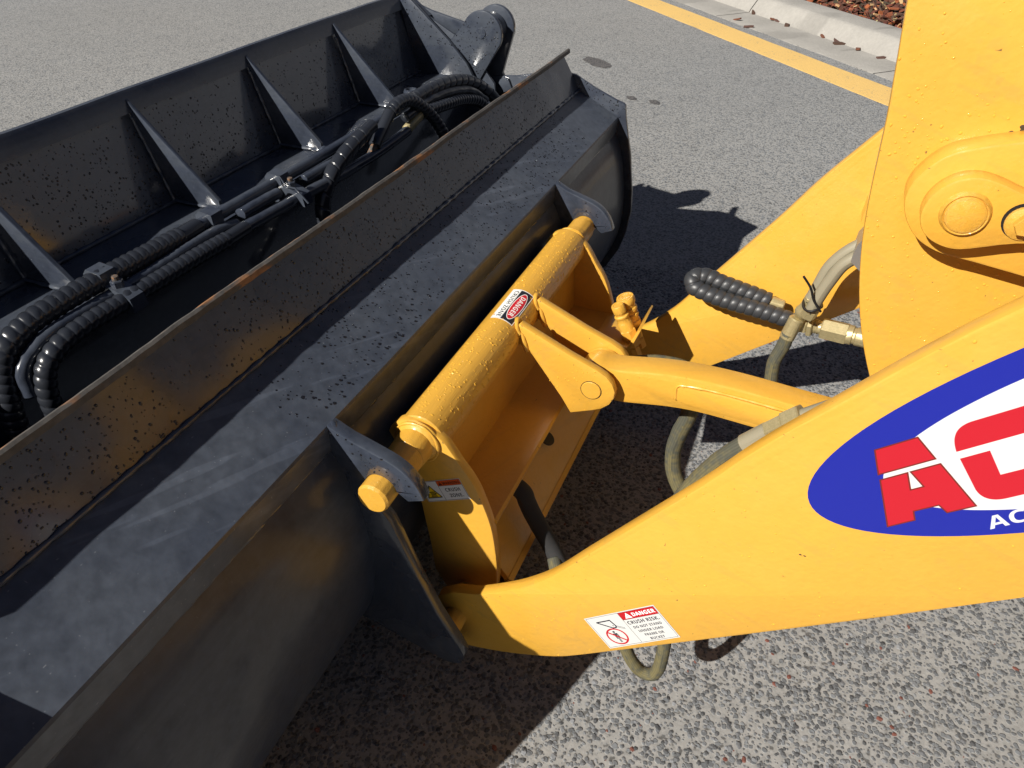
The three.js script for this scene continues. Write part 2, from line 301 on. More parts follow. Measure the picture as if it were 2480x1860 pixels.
single('painted_line', alongKerb([[0, 0.001], [0.003, 0.004], [0.15, 0.004], [0.301, 0.004], [0.304, 0.001]], -12, 14, 700, 0.012, 301), linePaint, 'broad yellow line painted along the edge of the road', 'road marking', null, 'structure');
const concreteMap = tex(1024, (u, v) => {
  const m = fbm(u * 5, v * 5, 5, 131, 5), f = fbm(u * 100, v * 100, 100, 133, 3), st = smooth(0.56, 0.72, fbm(u * 7, v * 3, 7, 137, 4));
  const k = 0.325 * (0.82 + 0.3 * m + 0.16 * (f - 0.5)) * (1 - 0.2 * st); return [k, k * 0.96, k * 0.885];
}, true, 1.6);
const concreteBump = tex(512, (u, v) => { const k = 0.6 * fbm(u * 50, v * 50, 50, 141, 3) + 0.4 * fbm(u * 6, v * 6, 6, 143, 3); return [k, k, k]; }, false, 0.5);
const concrete = std({ map: concreteMap, bumpMap: concreteBump, bumpScale: 0.004, roughness: 0.92 });
const kerbGroup = new THREE.Group(); kerbGroup.name = 'kerb'; kerbGroup.userData = { kind: 'structure', label: 'pale concrete kerb and gutter with cut joints beside the yellow line', category: 'kerb' }; scene.add(kerbGroup);
const cuts = [-12, -7.4, -3.2, -0.72, 1.37, 4.4, 7.5, 10.6, 14];
for (let i = 0; i < cuts.length - 1; i++) {
  const a = cuts[i] + 0.006, b = cuts[i + 1] - 0.006, n = Math.round((b - a) / 0.05);
  mesh('gutter_slab', alongKerb([[0.44, -0.02, 1], [0.441, 0.006, 2.2], [0.60, 0.008, 0], [0.78, 0.013, 0], [0.80, 0.012, 0]], a, b, n, 0.02, 311 + i), concrete, kerbGroup);
  mesh('kerb_stone', alongKerb([[0.79, -0.02, 0], [0.792, 0.014, 0.4], [0.815, 0.05, 1, 0.5], [0.86, 0.11, 1, 1], [0.885, 0.136, 1, 1], [0.915, 0.147, 1, 1], [1.0, 0.151, 0.6, 1], [1.13, 0.152, 0.8, 0.6], [1.145, 0.14, 1], [1.15, -0.02, 1]], a, b, n, 0.004, 331 + i), concrete, kerbGroup);
}
mesh('joint_filler', alongKerb([[0.445, -0.004, 0], [0.79, 0.004, 0], [0.82, 0.04, 0], [0.9, 0.13, 0], [1.14, 0.135, 0]], -12, 14, 20), std({ color: lin(0.12, 0.1, 0.085), roughness: 1 }), kerbGroup);
const bark = (() => {
  const bedMat = std({ color: lin(0.045, 0.022, 0.013), roughness: 1 });
  const bed = single('garden_bed', alongKerb([[1.148, 0.09], [1.2, 0.10], [1.6, 0.12], [3, 0.13], [9, 0.13]], -12, 14, 60, 0.06, 351), bedMat, 'bed of soil under red bark behind the kerb', 'garden bed', null, 'structure');
  const g = new THREE.BoxGeometry(1, 1, 1, 3, 1, 1), q = g.attributes.position;
  for (let i = 0; i < q.count; i++) q.setXYZ(i, q.getX(i), q.getY(i) + 0.5 * Math.sin(q.getX(i) * 2.6), q.getZ(i) * (1 - 0.75 * Math.abs(q.getX(i)) * (0.6 + 0.4 * hash(i, 3, 1))));
  g.computeVertexNormals();
  const mat = std({ roughness: 0.85 }), R = rng(77), N = 4600, im = new THREE.InstancedMesh(g, mat, N), c = new THREE.Color();
  im.name = 'bark_mulch'; im.userData = { kind: 'stuff', label: 'red-brown bark mulch heaped behind the pale kerb', category: 'bark mulch' };
  for (let i = 0; i < N; i++) {
    const t = -2.2 + R() * 5.5, n = 1.17 + Math.pow(R(), 1.3) * 1.6, big = R(), l = 0.03 + 0.11 * big * R(), h = 0.105 + 0.055 * R() * Math.min(1, (n - 1.15) * 12);
    M4.compose(K(t, n, h), Q4.setFromEuler(new THREE.Euler((R() - 0.5) * 1.3, R() * 6.28, (R() - 0.5) * 1.1)), S3.set(l, 0.005 + 0.009 * R(), 0.014 + 0.04 * R())); im.setMatrixAt(i, M4);
    const k = R(), w = R(); im.setColorAt(i, w > 0.9 ? c.setRGB(0.42 * (0.7 + 0.4 * k), 0.27, 0.13) : w > 0.45 ? c.setRGB(0.20 * (0.5 + k), 0.058 * (0.5 + k), 0.025) : c.setRGB(0.085 * (0.5 + k), 0.04, 0.024));
  }
  scene.add(im);
  return { g, mat };
})();
{ // pieces of bark blown into the gutter
  const R = rng(91), spots = [[1.30, 0.79, 0.05], [0.98, 0.80, 0.05], [0.93, 0.795, 0.035], [0.78, 0.79, 0.07], [0.30, 0.79, 0.035], [0.13, 0.80, 0.07], [0.05, 0.785, 0.08], [-0.14, 0.785, 0.055], [-0.42, 0.785, 0.055], [-0.62, 0.76, 0.07], [1.13, 0.50, 0.045], [0.86, 0.44, 0.05]];
  const bm = [lin(0.07, 0.035, 0.022), lin(0.14, 0.05, 0.026), lin(0.09, 0.045, 0.035)].map((color) => std({ color, roughness: 0.9 }));
  spots.forEach(([t, n, l], i) => {
    const gg = bark.g.clone(); gg.applyMatrix4(M4.compose(new THREE.Vector3(), Q4.setFromEuler(new THREE.Euler((R() - 0.5) * 0.3, R() * 6.28, (R() - 0.5) * 0.2)), S3.set(l * 1.7, 0.012, l * 0.7)));
    gg.computeBoundingBox(); const b = gg.boundingBox.min.y, p = K(t, n, n > 0.7 ? 0.014 : 0.008); gg.translate(p.x, p.y - b * 0.6, p.z);
    single('bark_chip', gg, bm[i % 3], 'dry brown bark chip lying in the concrete gutter', 'bark chip', 'bark chips blown into the gutter');
  });
}
{ // dark drips on the road
  const stainMat = std({ map: asphalt.map, bumpMap: asphalt.bumpMap, bumpScale: 0.003, color: lin(0.42, 0.40, 0.40), roughness: 0.7 });
  [[5.78, 1.71, 0.17, 0.075, 'long dark wet patch on the road beyond the bucket'], [5.0, 1.225, 0.05, 0.03, 'small dark oil drip on the road, one of a pair'], [4.97, 1.06, 0.05, 0.03, 'small dark oil drip on the road, one of a pair']].forEach(([X, F, a, b, label], s) => {
    const pts = []; for (let i = 0; i < 40; i++) { const t = i / 40 * 6.2832, k = 0.7 + 0.6 * fbm(Math.cos(t) * 2 + 9, Math.sin(t) * 2 + 9, 64, 401 + s, 3); pts.push(new THREE.Vector2(Math.cos(t) * a * k, Math.sin(t) * b * k)); }
    const g = new THREE.ShapeGeometry(new THREE.Shape(pts)); g.rotateZ(-0.38); g.rotateX(-Math.PI / 2); g.rotateY(1.17); const p = V(X, 0.0035, F); g.translate(p.x, p.y, p.z);
    const m = single('oil_stain', g, stainMat, label, 'stain', s ? 'small oil drips' : null); m.userData.kind = 'structure';
  });
}

// ---------------------------------------------------------------- the bucket
const bucket = thing('loader_bucket', 'slate-black two-part loader bucket with ribbed front half, on the road', 'bucket');
const XN = 0.107, XF = 2.441;                                       // its two ends
const dents = (X) => 0.010 * (fbm(X * 2.3 + 3, 0.5, 512, 501, 3) - 0.5) + 0.004 * (fbm(X * 9, 2.5, 512, 503, 2) - 0.5);
// rolled back wall
const wallLine = spline([[0.650, 0.668], [0.622, 0.61], [0.605, 0.54], [0.594, 0.46], [0.592, 0.38], [0.602, 0.30], [0.628, 0.225], [0.672, 0.15], [0.740, 0.085], [0.84, 0.045], [1.02, 0.03], [1.25, 0.026]], 40);
mesh('back_wall', sweepX(thicken(wallLine, 0.010), XN + 0.012, XF - 0.012, 60, (X, p) => [0.004 * (fbm(X * 3 + 20, p[1] * 4 + 9, 512, 507, 3) - 0.5), 0], 0.6), darkDull, bucket);
// folded top rail: sloping ledge, short drop
const rail = mesh('top_rail', sweepX([[0.778, 0.780], [0.640, 0.7105], [0.6335, 0.7075], [0.6315, 0.702], [0.634, 0.657], [0.644, 0.657], [0.643, 0.697], [0.772, 0.765]], XN + 0.012, XF - 0.012, 80, (X, p) => [0, 0.003 * (fbm(X * 3, p[0] * 9, 512, 509, 3) - 0.5)], 0.35), darkSunlitDust, bucket);
mesh('weld_bead', weld([...Array(50).keys()].map((i) => [mix(XN + 0.015, XF - 0.015, i / 49), 0.780, 0.771]), 0.0055, 3), dark, rail);
mesh('weld_bead', weld([...Array(50).keys()].map((i) => [mix(XN + 0.015, XF - 0.015, i / 49), 0.655, 0.638]), 0.0045, 5), dark, rail);
// upright panel with a worn edge bar on top
const spill = mesh('spill_panel', sweepX([[0.770, 0.774], [0.829, 0.876], [0.838, 0.873], [0.779, 0.769]], XN - 0.002, XF - 0.0135, 120, (X, p) => [dents(X) * Math.min(1, Math.max(0, (p[1] - 0.774) / 0.102)), 0], 0.5), dark, bucket);
mesh('edge_bar', sweepX([[0.832, 0.872], [0.8165, 0.884], [0.8175, 0.894], [0.822, 0.897], [0.830, 0.893], [0.840, 0.878]], XN - 0.008, XF + 0.008, 160, (X) => [dents(X) + 0.003 * (fbm(X * 30, 1.5, 4096, 511, 2) - 0.5), 0.006 * (fbm(X * 2.7 + 9, 4.5, 512, 513, 3) - 0.5)], 0.4), rusty, bucket);
// end plates
const endLine = [[0.612, 0.7465], [0.6175, 0.7515], [0.644, 0.760], [0.719, 0.790], [0.788, 0.824], [0.86, 0.835], [0.905, 0.82], [1.00, 0.80], [1.10, 0.79], [1.28, 0.66], [1.30, 0.04], [0.86, 0.028], [0.735, 0.065], [0.665, 0.115], [0.631, 0.152], [0.589, 0.229], [0.568, 0.30], [0.557, 0.382], [0.561, 0.459], [0.570, 0.517], [0.579, 0.587], [0.592, 0.639], [0.607, 0.709]];
mesh('end_plate', plate(endLine, XF - 0.014, XF, 0.002), dark, bucket);
mesh('end_plate', plate(endLine, XN, XN + 0.014, 0.002), dark, bucket);
// hooks that carry the bucket on the hitch
const earShape = () => {
  const s = new THREE.Shape();
  s.moveTo(0.640, 0.704); s.lineTo(0.632, 0.709); s.lineTo(0.597, 0.692); s.lineTo(0.567, 0.683); s.lineTo(0.530, 0.671);
  s.bezierCurveTo(0.498, 0.660, 0.474, 0.640, 0.463, 0.600); s.lineTo(0.494, 0.586); s.lineTo(0.513, 0.600);
  s.absarc(0.545, 0.598, 0.030, Math.PI, -0.55, true);
  s.lineTo(0.556, 0.545); s.lineTo(0.536, 0.515); s.lineTo(0.494, 0.384); s.lineTo(0.458, 0.290); s.lineTo(0.418, 0.211); s.lineTo(0.408, 0.185); s.bezierCurveTo(0.405, 0.155, 0.43, 0.135, 0.46, 0.14); s.lineTo(0.645, 0.19); s.lineTo(0.60, 0.30); s.lineTo(0.594, 0.46); s.lineTo(0.612, 0.57); s.lineTo(0.640, 0.655);
  return s;
};
for (const X of [0.728, 1.818]) {
  const e = mesh('hook_ear', plate(earShape(), X, X + 0.025, 0.003, [], 16), dark, bucket);
  mesh('weld_bead', weld([[X + 0.012, 0.700, 0.634], [X + 0.012, 0.70, 0.628], [X + 0.002, 0.69, 0.632]], 0.008, 7), dark, e);
}
// front half: panel, ledge and curved front
const clamBow = (X) => 0.010 * (fbm(X * 2 + 30, 3.5, 512, 521, 3) - 0.5);
const clam = mesh('clam_shell', (() => {
  const a = sweepX([[1.330, 0.797], [1.400, 1.020], [1.410, 1.017], [1.341, 0.793]], 0.13, 2.385, 60, (X, p) => [clamBow(X) * (p[1] - 0.797) / 0.223, 0], 0.5);
  const b = sweepX([[1.345, 0.796], [1.162, 0.800], [1.156, 0.798], [1.154, 0.790], [1.17, 0.55], [1.18, 0.55], [1.165, 0.785], [1.345, 0.784]], 0.13, 2.385, 40, null, 0.4);
  const c = sweepX(thicken(spline([[1.404, 1.012], [1.47, 0.86], [1.52, 0.6], [1.55, 0.3], [1.62, 0.1], [1.74, 0.012]], 24), 0.012), 0.13, 2.385, 1, null, 0.5);
  return mergeGeometries([a, b, c]);
})(), darkWet, bucket);
mesh('rim_bar', sweepX([[1.380, 0.992], [1.3885, 1.024], [1.396, 1.034], [1.405, 1.035], [1.414, 1.03], [1.412, 1.005], [1.392, 0.99]], 0.125, 2.39, 140, (X) => [0.008 * (fbm(X * 2.1 + 12, 0.5, 512, 523, 3) - 0.5), 0.016 * (fbm(X * 1.7 + 5, 7.5, 512, 525, 3) - 0.5)], 0.4), dark, clam);
mesh('cutting_edge', sweepX([[1.72, 0.006], [1.735, 0.03], [1.86, 0.008], [1.86, 0.004]], 0.12, 2.42), rusty, clam);
mesh('weld_bead', weld([...Array(50).keys()].map((i) => [mix(0.14, 2.4, i / 49), 0.800, 1.328]), 0.006, 11), dark, clam);
for (const X of [0.392, 0.785, 1.179, 1.573, 1.966]) {
  const g = mesh('rib', plate([[1.3915, 1.018], [1.386, 1.020], [1.196, 0.822], [1.196, 0.797], [1.335, 0.792]], X - 0.005, X + 0.005, 0.002), dark, clam);
  mesh('weld_bead', weld([[X - 0.005, 0.985, 1.382], [X - 0.005, 0.9, 1.356], [X - 0.005, 0.80, 1.326]], 0.005, X * 10 | 0), dark, g);
  mesh('weld_bead', weld([[X - 0.006, 0.803, 1.325], [X - 0.006, 0.803, 1.26], [X - 0.006, 0.805, 1.2]], 0.005, X * 20 | 0), dark, g);
  mesh('weld_bead', weld([[X - 0.004, 0.803, 1.20], [X, 0.808, 1.192], [X + 0.006, 0.803, 1.20]], 0.007, X * 30 | 0), dark, g);
}
for (const X of [2.352, 0.18]) { // deep end ribs
  mesh('end_rib', plate([[1.392, 1.022], [1.345, 1.022], [1.209, 0.905], [1.150, 0.843], [1.125, 0.798], [1.335, 0.792]], X, X + 0.014, 0.002), dark, clam);
  mesh('rib_flange', plate([[1.345, 1.000], [1.30, 0.985], [1.165, 0.955], [1.150, 0.94], [1.20, 0.90], [1.30, 0.945], [1.36, 0.97]], X + 0.05, X + 0.062, 0.002), dark, clam);
  mesh('cross_strip', sweepX([[1.36, 1.02], [1.295, 0.972], [1.30, 0.965], [1.365, 1.01]], X + 0.012, X + 0.052), dark, clam);
}
for (const X of [2.378, 0.13]) mesh('cheek_plate', plate([[1.402, 1.018], [1.335, 0.99], [1.16, 0.90], [1.06, 0.78], [1.05, 0.70], [1.10, 0.30], [1.45, 0.06], [1.66, 0.05], [1.55, 0.35], [1.52, 0.60], [1.47, 0.86]], X, X + 0.012, 0.002), dark, clam);
// hinge between the halves, at both ends
for (const s of [1, -1]) {
  const at = (d) => (s > 0 ? 2.37 + d : 0.178 - d), lo = (a, b) => (s > 0 ? [at(a), at(b)] : [at(b), at(a)]);
  const lug = new THREE.Shape(); lug.moveTo(1.216, 0.904); lug.lineTo(1.160, 0.966); lug.absarc(1.098, 0.934, 0.070, 0.5, 3.63, false); lug.lineTo(1.037, 0.901); lug.lineTo(1.112, 0.786); lug.lineTo(1.148, 0.844); 
  const l1 = mesh('hinge_lug', plate(lug, ...lo(0, 0.018), 0.003, [], 18), dark, bucket);
  mesh('pin_end', bar(V(at(0.003 * -s), 0.936, 1.101), V(at(0.012), 0.936, 1.101), 0.0175, 24), dark, l1);
  const lug2 = new THREE.Shape(); lug2.moveTo(1.20, 0.76); lug2.lineTo(1.145, 0.968); lug2.absarc(1.080, 0.945, 0.066, 0.35, 3.5, false); lug2.lineTo(1.016, 0.93); lug2.lineTo(1.056, 0.80); lug2.lineTo(1.03, 0.74);
  mesh('hinge_lug', plate(lug2, ...lo(0.070, 0.088), 0.003, [], 18), dark, bucket);
  mesh('hinge_bush', bar(V(at(0.017), 0.938, 1.092), V(at(0.072), 0.94, 1.087), 0.050, 28), dark, bucket);
  mesh('stop_tab', plate([[1.066, 0.735], [1.064, 0.765], [1.055, 0.785], [1.04, 0.794], [1.025, 0.790], [1.01, 0.755]], ...lo(0.045, 0.06), 0.002), dark, bucket);
}
// hydraulic lines along the ledge
const hoseFit = (a, b, r, mat, parent) => mesh('ferrule', lathe(V(...a), V(...b), [[0, 0], [r * 0.86, 0], [r, 0.003], [r, V(...a).distanceTo(V(...b)) - 0.003], [r * 0.86, V(...a).distanceTo(V(...b))], [0, V(...a).distanceTo(V(...b))]], 18), mat, parent);
{
  const H1 = [[0.57, 0.50, 1.10], [0.548, 0.62, 1.125], [0.545, 0.69, 1.13], [0.562, 0.768, 1.13], [0.582, 0.815, 1.13], [0.634, 0.836, 1.13], [0.700, 0.841, 1.13], [0.765, 0.841, 1.13], [0.825, 0.839, 1.13], [0.889, 0.837, 1.13], [0.985, 0.834, 1.13]];
  const a = mesh('hydraulic_hose', hose(H1, 0.0205, corrugated(0.0165), 420, 14), hoseBlack, bucket);
  hoseFit([0.98, 0.834, 1.13], [1.04, 0.834, 1.13], 0.018, hoseBlack, a);
  const H2 = [[0.61, 0.50, 1.06], [0.59, 0.62, 1.075], [0.587, 0.70, 1.08], [0.592, 0.754, 1.08], [0.610, 0.788, 1.08], [0.645, 0.806, 1.08], [0.70, 0.812, 1.08], [0.759, 0.811, 1.08], [0.814, 0.811, 1.08], [0.888, 0.810, 1.08], [0.981, 0.809, 1.08], [1.055, 0.806, 1.08]];
  const b = mesh('hydraulic_hose', hose(H2, 0.0175, corrugated(0.0165), 440, 14), hoseBlack, bucket);
  hoseFit([1.05, 0.806, 1.08], [1.12, 0.806, 1.08], 0.015, hoseBlack, b);
  mesh('steel_pipe', hose([[0.575, 0.74, 1.10], [0.583, 0.785, 1.105], [0.633, 0.814, 1.105], [0.725, 0.819, 1.105], [0.80, 0.817, 1.105]], 0.0115, lumpy(0.09), 80, 12), dark, bucket);
  mesh('steel_pipe', hose([[0.805, 0.817, 1.105], [0.893, 0.818, 1.105], [0.982, 0.820, 1.105], [1.06, 0.819, 1.105], [1.115, 0.812, 1.10]], 0.0115, lumpy(0.09), 90, 12), dark, bucket);
  mesh('steel_pipe', hose([[1.03, 0.834, 1.13], [1.15, 0.834, 1.13], [1.332, 0.832, 1.13], [1.50, 0.831, 1.13], [1.66, 0.832, 1.13], [1.95, 0.832, 1.13]], 0.0135, lumpy(0.03), 120, 14), dark, bucket);
  mesh('steel_pipe', hose([[1.11, 0.807, 1.08], [1.22, 0.803, 1.08], [1.35, 0.797, 1.08], [1.454, 0.790, 1.08], [1.66, 0.79, 1.075], [1.80, 0.80, 1.07]], 0.0135, lumpy(0.03), 120, 14), dark, bucket);
  mesh('steel_pipe', hose([[1.13, 0.826, 1.10], [1.20, 0.826, 1.10], [1.26, 0.824, 1.10]], 0.0125, lumpy(0.06), 40, 12), dark, bucket);
  mesh('steel_pipe', hose([[1.36, 0.815, 1.105], [1.42, 0.815, 1.105], [1.50, 0.815, 1.10]], 0.012, lumpy(0.06), 40, 12), dark, bucket);
  for (const [X, Y, F, k] of [[0.795, 0.840, 1.13, 1], [1.075, 0.838, 1.128, 0], [1.30, 0.834, 1.125, 1]]) {  // saddle clamps on the ledge edge
    const c = mesh('hose_clamp', sweepX(k ? [[F - 0.074, Y - 0.046], [F - 0.070, Y - 0.020], [F - 0.044, Y - 0.010], [F - 0.020, Y - 0.004], [F - 0.016, Y + 0.018], [F + 0.016, Y + 0.022], [F + 0.025, Y + 0.012], [F + 0.028, Y - 0.045], [F - 0.02, Y - 0.048]] : [[F - 0.02, Y - 0.03], [F - 0.018, Y + 0.014], [F + 0.012, Y + 0.019], [F + 0.024, Y + 0.008], [F + 0.028, Y - 0.045], [F - 0.01, Y - 0.04]], X - 0.016, X + 0.016, 1, null, 0.5), dark, bucket);
    if (k) mesh('clamp_bolt', hexBar(V(X, Y - 0.012, F - 0.032), V(X, Y + 0.004, F - 0.032), 0.0115), dark, c);
    if (k) mesh('clamp_bolt_end', bar(V(X, Y, F - 0.032), V(X, Y + 0.012, F - 0.032), 0.0062, 14), rusty, c);
    if (X > 1.2) mesh('clamp_strap', sweepX([[F - 0.085, Y - 0.035], [F - 0.055, Y - 0.004], [F - 0.03, Y - 0.004], [F - 0.018, Y + 0.020], [F - 0.02, Y + 0.022], [F - 0.034, Y - 0.001], [F - 0.058, Y - 0.001], [F - 0.088, Y - 0.033]], X - 0.019, X - 0.0165), dark, c);
  }
  // wrapped hose rising out of the gap in the middle
  const v = mesh('hydraulic_hose', hose([[1.36, 0.56, 1.0], [1.372, 0.66, 1.06], [1.385, 0.745, 1.08], [1.425, 0.795, 1.08], [1.503, 0.832, 1.08], [1.60, 0.855, 1.08]], 0.0195, wrapped(0.034), 300, 16), hoseBlack, bucket);
  hoseFit([1.585, 0.853, 1.08], [1.645, 0.862, 1.08], 0.017, hoseBlack, v);
  // arched hoses by the hinge
  const a1 = mesh('hydraulic_hose', hose([[1.735, 0.869, 1.08], [1.775, 0.882, 1.075], [1.818, 0.878, 1.07], [1.875, 0.845, 1.06], [1.925, 0.79, 1.045], [1.95, 0.71, 1.02], [1.955, 0.60, 1.0]], 0.0185, corrugated(0.0165), 360, 14), hoseBlack, bucket);
  hoseFit([1.640, 0.806, 1.08], [1.735, 0.869, 1.08], 0.0165, hoseBlack, a1);
  hoseFit([1.615, 0.79, 1.08], [1.645, 0.81, 1.08], 0.0105, rusty, a1);
  mesh('hydraulic_hose', hose([[1.875, 0.862, 1.09], [1.994, 0.864, 1.085], [2.10, 0.855, 1.08], [2.20, 0.832, 1.07], [2.285, 0.785, 1.05], [2.35, 0.71, 1.02], [2.38, 0.62, 1.0]], 0.020, wrapped(0.036), 340, 16), hoseBlack, bucket);
  mesh('hydraulic_hose', hose([[1.876, 0.830, 1.06], [2.006, 0.818, 1.05], [2.12, 0.80, 1.05], [2.22, 0.765, 1.04], [2.28, 0.70, 1.02]], 0.018, corrugated(0.0165), 320, 14), hoseBlack, bucket);
  mesh('hydraulic_hose', hose([[1.80, 0.835, 1.075], [1.92, 0.845, 1.07], [2.05, 0.838, 1.065], [2.18, 0.81, 1.055], [2.26, 0.76, 1.04]], 0.014, lumpy(0.15, 40), 160, 12), hoseBlack, bucket);
  hoseFit([1.80, 0.80, 1.075], [1.87, 0.825, 1.065], 0.014, zinc, bucket);
  const plug = mesh('pipe_plug', lathe(V(2.06, 0.80, 1.20), V(2.06, 0.835, 1.20), [[0, 0], [0.024, 0], [0.024, 0.022], [0.021, 0.03], [0.016, 0.031], [0.015, 0.022], [0, 0.022]], 20), dark, bucket);
}

// ---------------------------------------------------------------- the loader
const loader = thing('wheel_loader', 'yellow wheel loader with lowered lift arms, mast and bucket hitch', 'loader');
const TF = 0.545, TY = 0.598, TR = 0.048;                           // axis and radius of the hitch cross tube (F, Y)
const armLine = () => {
  const top = spline([[0.4066, 0.303], [0.3591, 0.336], [0.3098, 0.376], [0.2567, 0.4323], [0.1937, 0.5224], [0.1113, 0.640], [0.0379, 0.745], [-0.0206, 0.836], [-0.0873, 0.9255], [-0.2309, 1.1061], [-0.40, 1.26], [-0.62, 1.36], [-1.0, 1.38]], 60);
  const low = spline([[0.4455, 0.114], [0.37, 0.135], [0.2935, 0.1657], [0.2299, 0.1989], [0.1894, 0.2294], [0.09, 0.311]], 16).concat([[-0.0163, 0.3991], [-0.0969, 0.466], [-0.2415, 0.5865], [-0.3801, 0.7057], [-0.70, 0.97], [-1.02, 1.20]]);
  return low.concat([[-1.09, 1.32]], top.slice().reverse(), [[0.455, 0.285], [0.492, 0.255], [0.507, 0.21], [0.497, 0.155], [0.475, 0.125]]);
};
const armNear = mesh('lift_arm', plate(armLine(), 0.79, 0.815, 0.003), yellow, loader, 'lift arm carrying the oval logo and white danger label');
const armFar = mesh('lift_arm', plate(armLine(), 1.757, 1.782, 0.003), yellow, loader, 'plain lift arm beyond the hoses');
for (const X of [0.79, 1.757]) mesh('pivot_pin', bar(V(X - 0.035, 0.21, 0.455), V(X + 0.11, 0.21, 0.455), 0.024), yellow, loader);
mesh('pivot_shaft', bar(V(0.74, 1.36, -0.98), V(1.83, 1.36, -0.98), 0.035), yellow, loader);

// hitch frame
const endShape = () => {
  const s = new THREE.Shape(spline([[0.606, 0.601], [0.596, 0.620], [0.575, 0.637], [0.554, 0.642], [0.534, 0.638], [0.512, 0.627], [0.491, 0.610], [0.477, 0.590], [0.461, 0.564], [0.444, 0.540], [0.430, 0.513], [0.418, 0.479], [0.403, 0.426], [0.395, 0.362], [0.392, 0.306], [0.394, 0.25], [0.41, 0.185], [0.445, 0.158], [0.48, 0.162], [0.51, 0.19]], 60).concat([[0.535, 0.24], [0.540, 0.32], [0.552, 0.43], [0.570, 0.53]]).map(([f, y]) => new THREE.Vector2(f, y)));
  return s;
};
const tube = mesh('cross_tube', bar(V(0.87, TY, TF), V(1.69, TY, TF), TR, 48), yellow, loader);
for (const [a, b, s] of [[0.859, 0.881, -1], [1.679, 1.701, 1]]) {
  const e = mesh('hitch_end_plate', plate(endShape(), a, b, 0.003), yellow, loader, s < 0 ? 'hitch end plate with the white warning label' : undefined);
  const o = s < 0 ? a : b;
  mesh('pin_collar', lathe(V(o - s * 0.002, TY, TF), V(o + s * 0.05, TY, TF), [[0, 0], [0.046, 0], [0.044, 0.006], [0.036, 0.013], [0.034, 0.045], [0.032, 0.047], [0, 0.047]], 36), yellow, e);
  mesh('weld_bead', weld([...Array(25).keys()].map((i) => { const t = i / 24 * 5.4 - 0.6; return [o + s * 0.004, TY + 0.043 * Math.sin(t), TF + 0.043 * Math.cos(t)]; }), 0.0035, 31), yellow, e);
  mesh('carrying_pin', lathe(V(o + s * 0.04, TY, TF), V(o + s * 0.17, TY, TF), [[0, 0], [0.0335, 0], [0.0335, 0.06], [0.0295, 0.064], [0.0295, 0.115], [0.026, 0.120], [0, 0.1215]], 30), yellow, e);
}
mesh('web_plate', sweepX([[0.533, 0.560], [0.523, 0.560], [0.517, 0.428], [0.527, 0.424]], 0.879, 1.681), yellow, loader);
mesh('ledge_plate', sweepX([[0.523, 0.428], [0.404, 0.4275], [0.398, 0.424], [0.400, 0.416], [0.523, 0.416]], 0.879, 1.681), yellow, loader);
mesh('web_plate', sweepX([[0.462, 0.417], [0.452, 0.417], [0.432, 0.350], [0.3775, 0.266], [0.376, 0.256], [0.384, 0.252], [0.442, 0.340]], 0.879, 1.681), yellow, loader);
mesh('front_plate', sweepX([[0.556, 0.56], [0.546, 0.56], [0.53, 0.34], [0.50, 0.20], [0.508, 0.197], [0.54, 0.335]], 0.879, 1.681), yellow, loader);
mesh('bottom_rail', sweepX([[0.376, 0.262], [0.366, 0.255], [0.380, 0.215], [0.51, 0.19], [0.51, 0.20], [0.388, 0.224]], 0.879, 1.681), yellow, loader);
for (const [X, Y, F] of [[1.22, 0.345, 0.428], [1.40, 0.345, 0.428]]) { mesh('access_hole', lathe(V(X, Y + 0.003, F - 0.006), V(X, Y + 0.012, F - 0.012), [[0, 0], [0.019, 0], [0.019, 0.003], [0, 0.003]], 20), black, loader); }
const clevis = () => { const s = new THREE.Shape(); s.moveTo(0.515, 0.632); s.lineTo(0.500, 0.640); s.lineTo(0.474, 0.628); s.lineTo(0.382, 0.588); s.lineTo(0.352, 0.576); s.absarc(0.330, 0.508, 0.0545, 1.15, -1.92 + 6.2832, false); return s; };
const clevisLine = [[0.520, 0.60], [0.512, 0.632], [0.497, 0.636], [0.474, 0.626], [0.382, 0.586], [0.320, 0.563], [0.300, 0.553], [0.285, 0.537], [0.277, 0.518], [0.278, 0.500], [0.287, 0.480], [0.304, 0.463], [0.325, 0.452], [0.374, 0.430], [0.397, 0.467], [0.47, 0.565]];
for (const X of [1.235, 1.345]) {
  const p = mesh('clevis_plate', plate(clevisLine, X, X + 0.02, 0.003), yellow, loader);
  mesh('weld_bead', weld([[X + 0.002, 0.618, 0.512], [X, 0.61, 0.492], [X - 0.001, 0.592, 0.487], [X, 0.57, 0.48]], 0.006, 41), yellow, p);
  mesh('weld_bead', weld([[X - 0.001, 0.61, 0.498], [X, 0.632, 0.505], [X + 0.010, 0.64, 0.508], [X + 0.020, 0.632, 0.505]], 0.006, 42), yellow, p);
  if (X < 1.3) mesh('clevis_pin', lathe(V(X - 0.0025, 0.508, 0.330), V(X + 0.02, 0.508, 0.330), [[0, 0], [0.021, 0], [0.0225, 0.0015], [0.0225, 0.02], [0, 0.02]], 36), yellow, p);
}
mesh('pin_groove', lathe(V(1.2345, 0.508, 0.330), V(1.24, 0.508, 0.330), [[0.0225, 0], [0.0240, 0], [0.0240, 0.002], [0.0225, 0.002]], 36), black, loader);
mesh('clevis_pin', bar(V(1.25, 0.508, 0.330), V(1.35, 0.508, 0.330), 0.0225), yellow, loader);
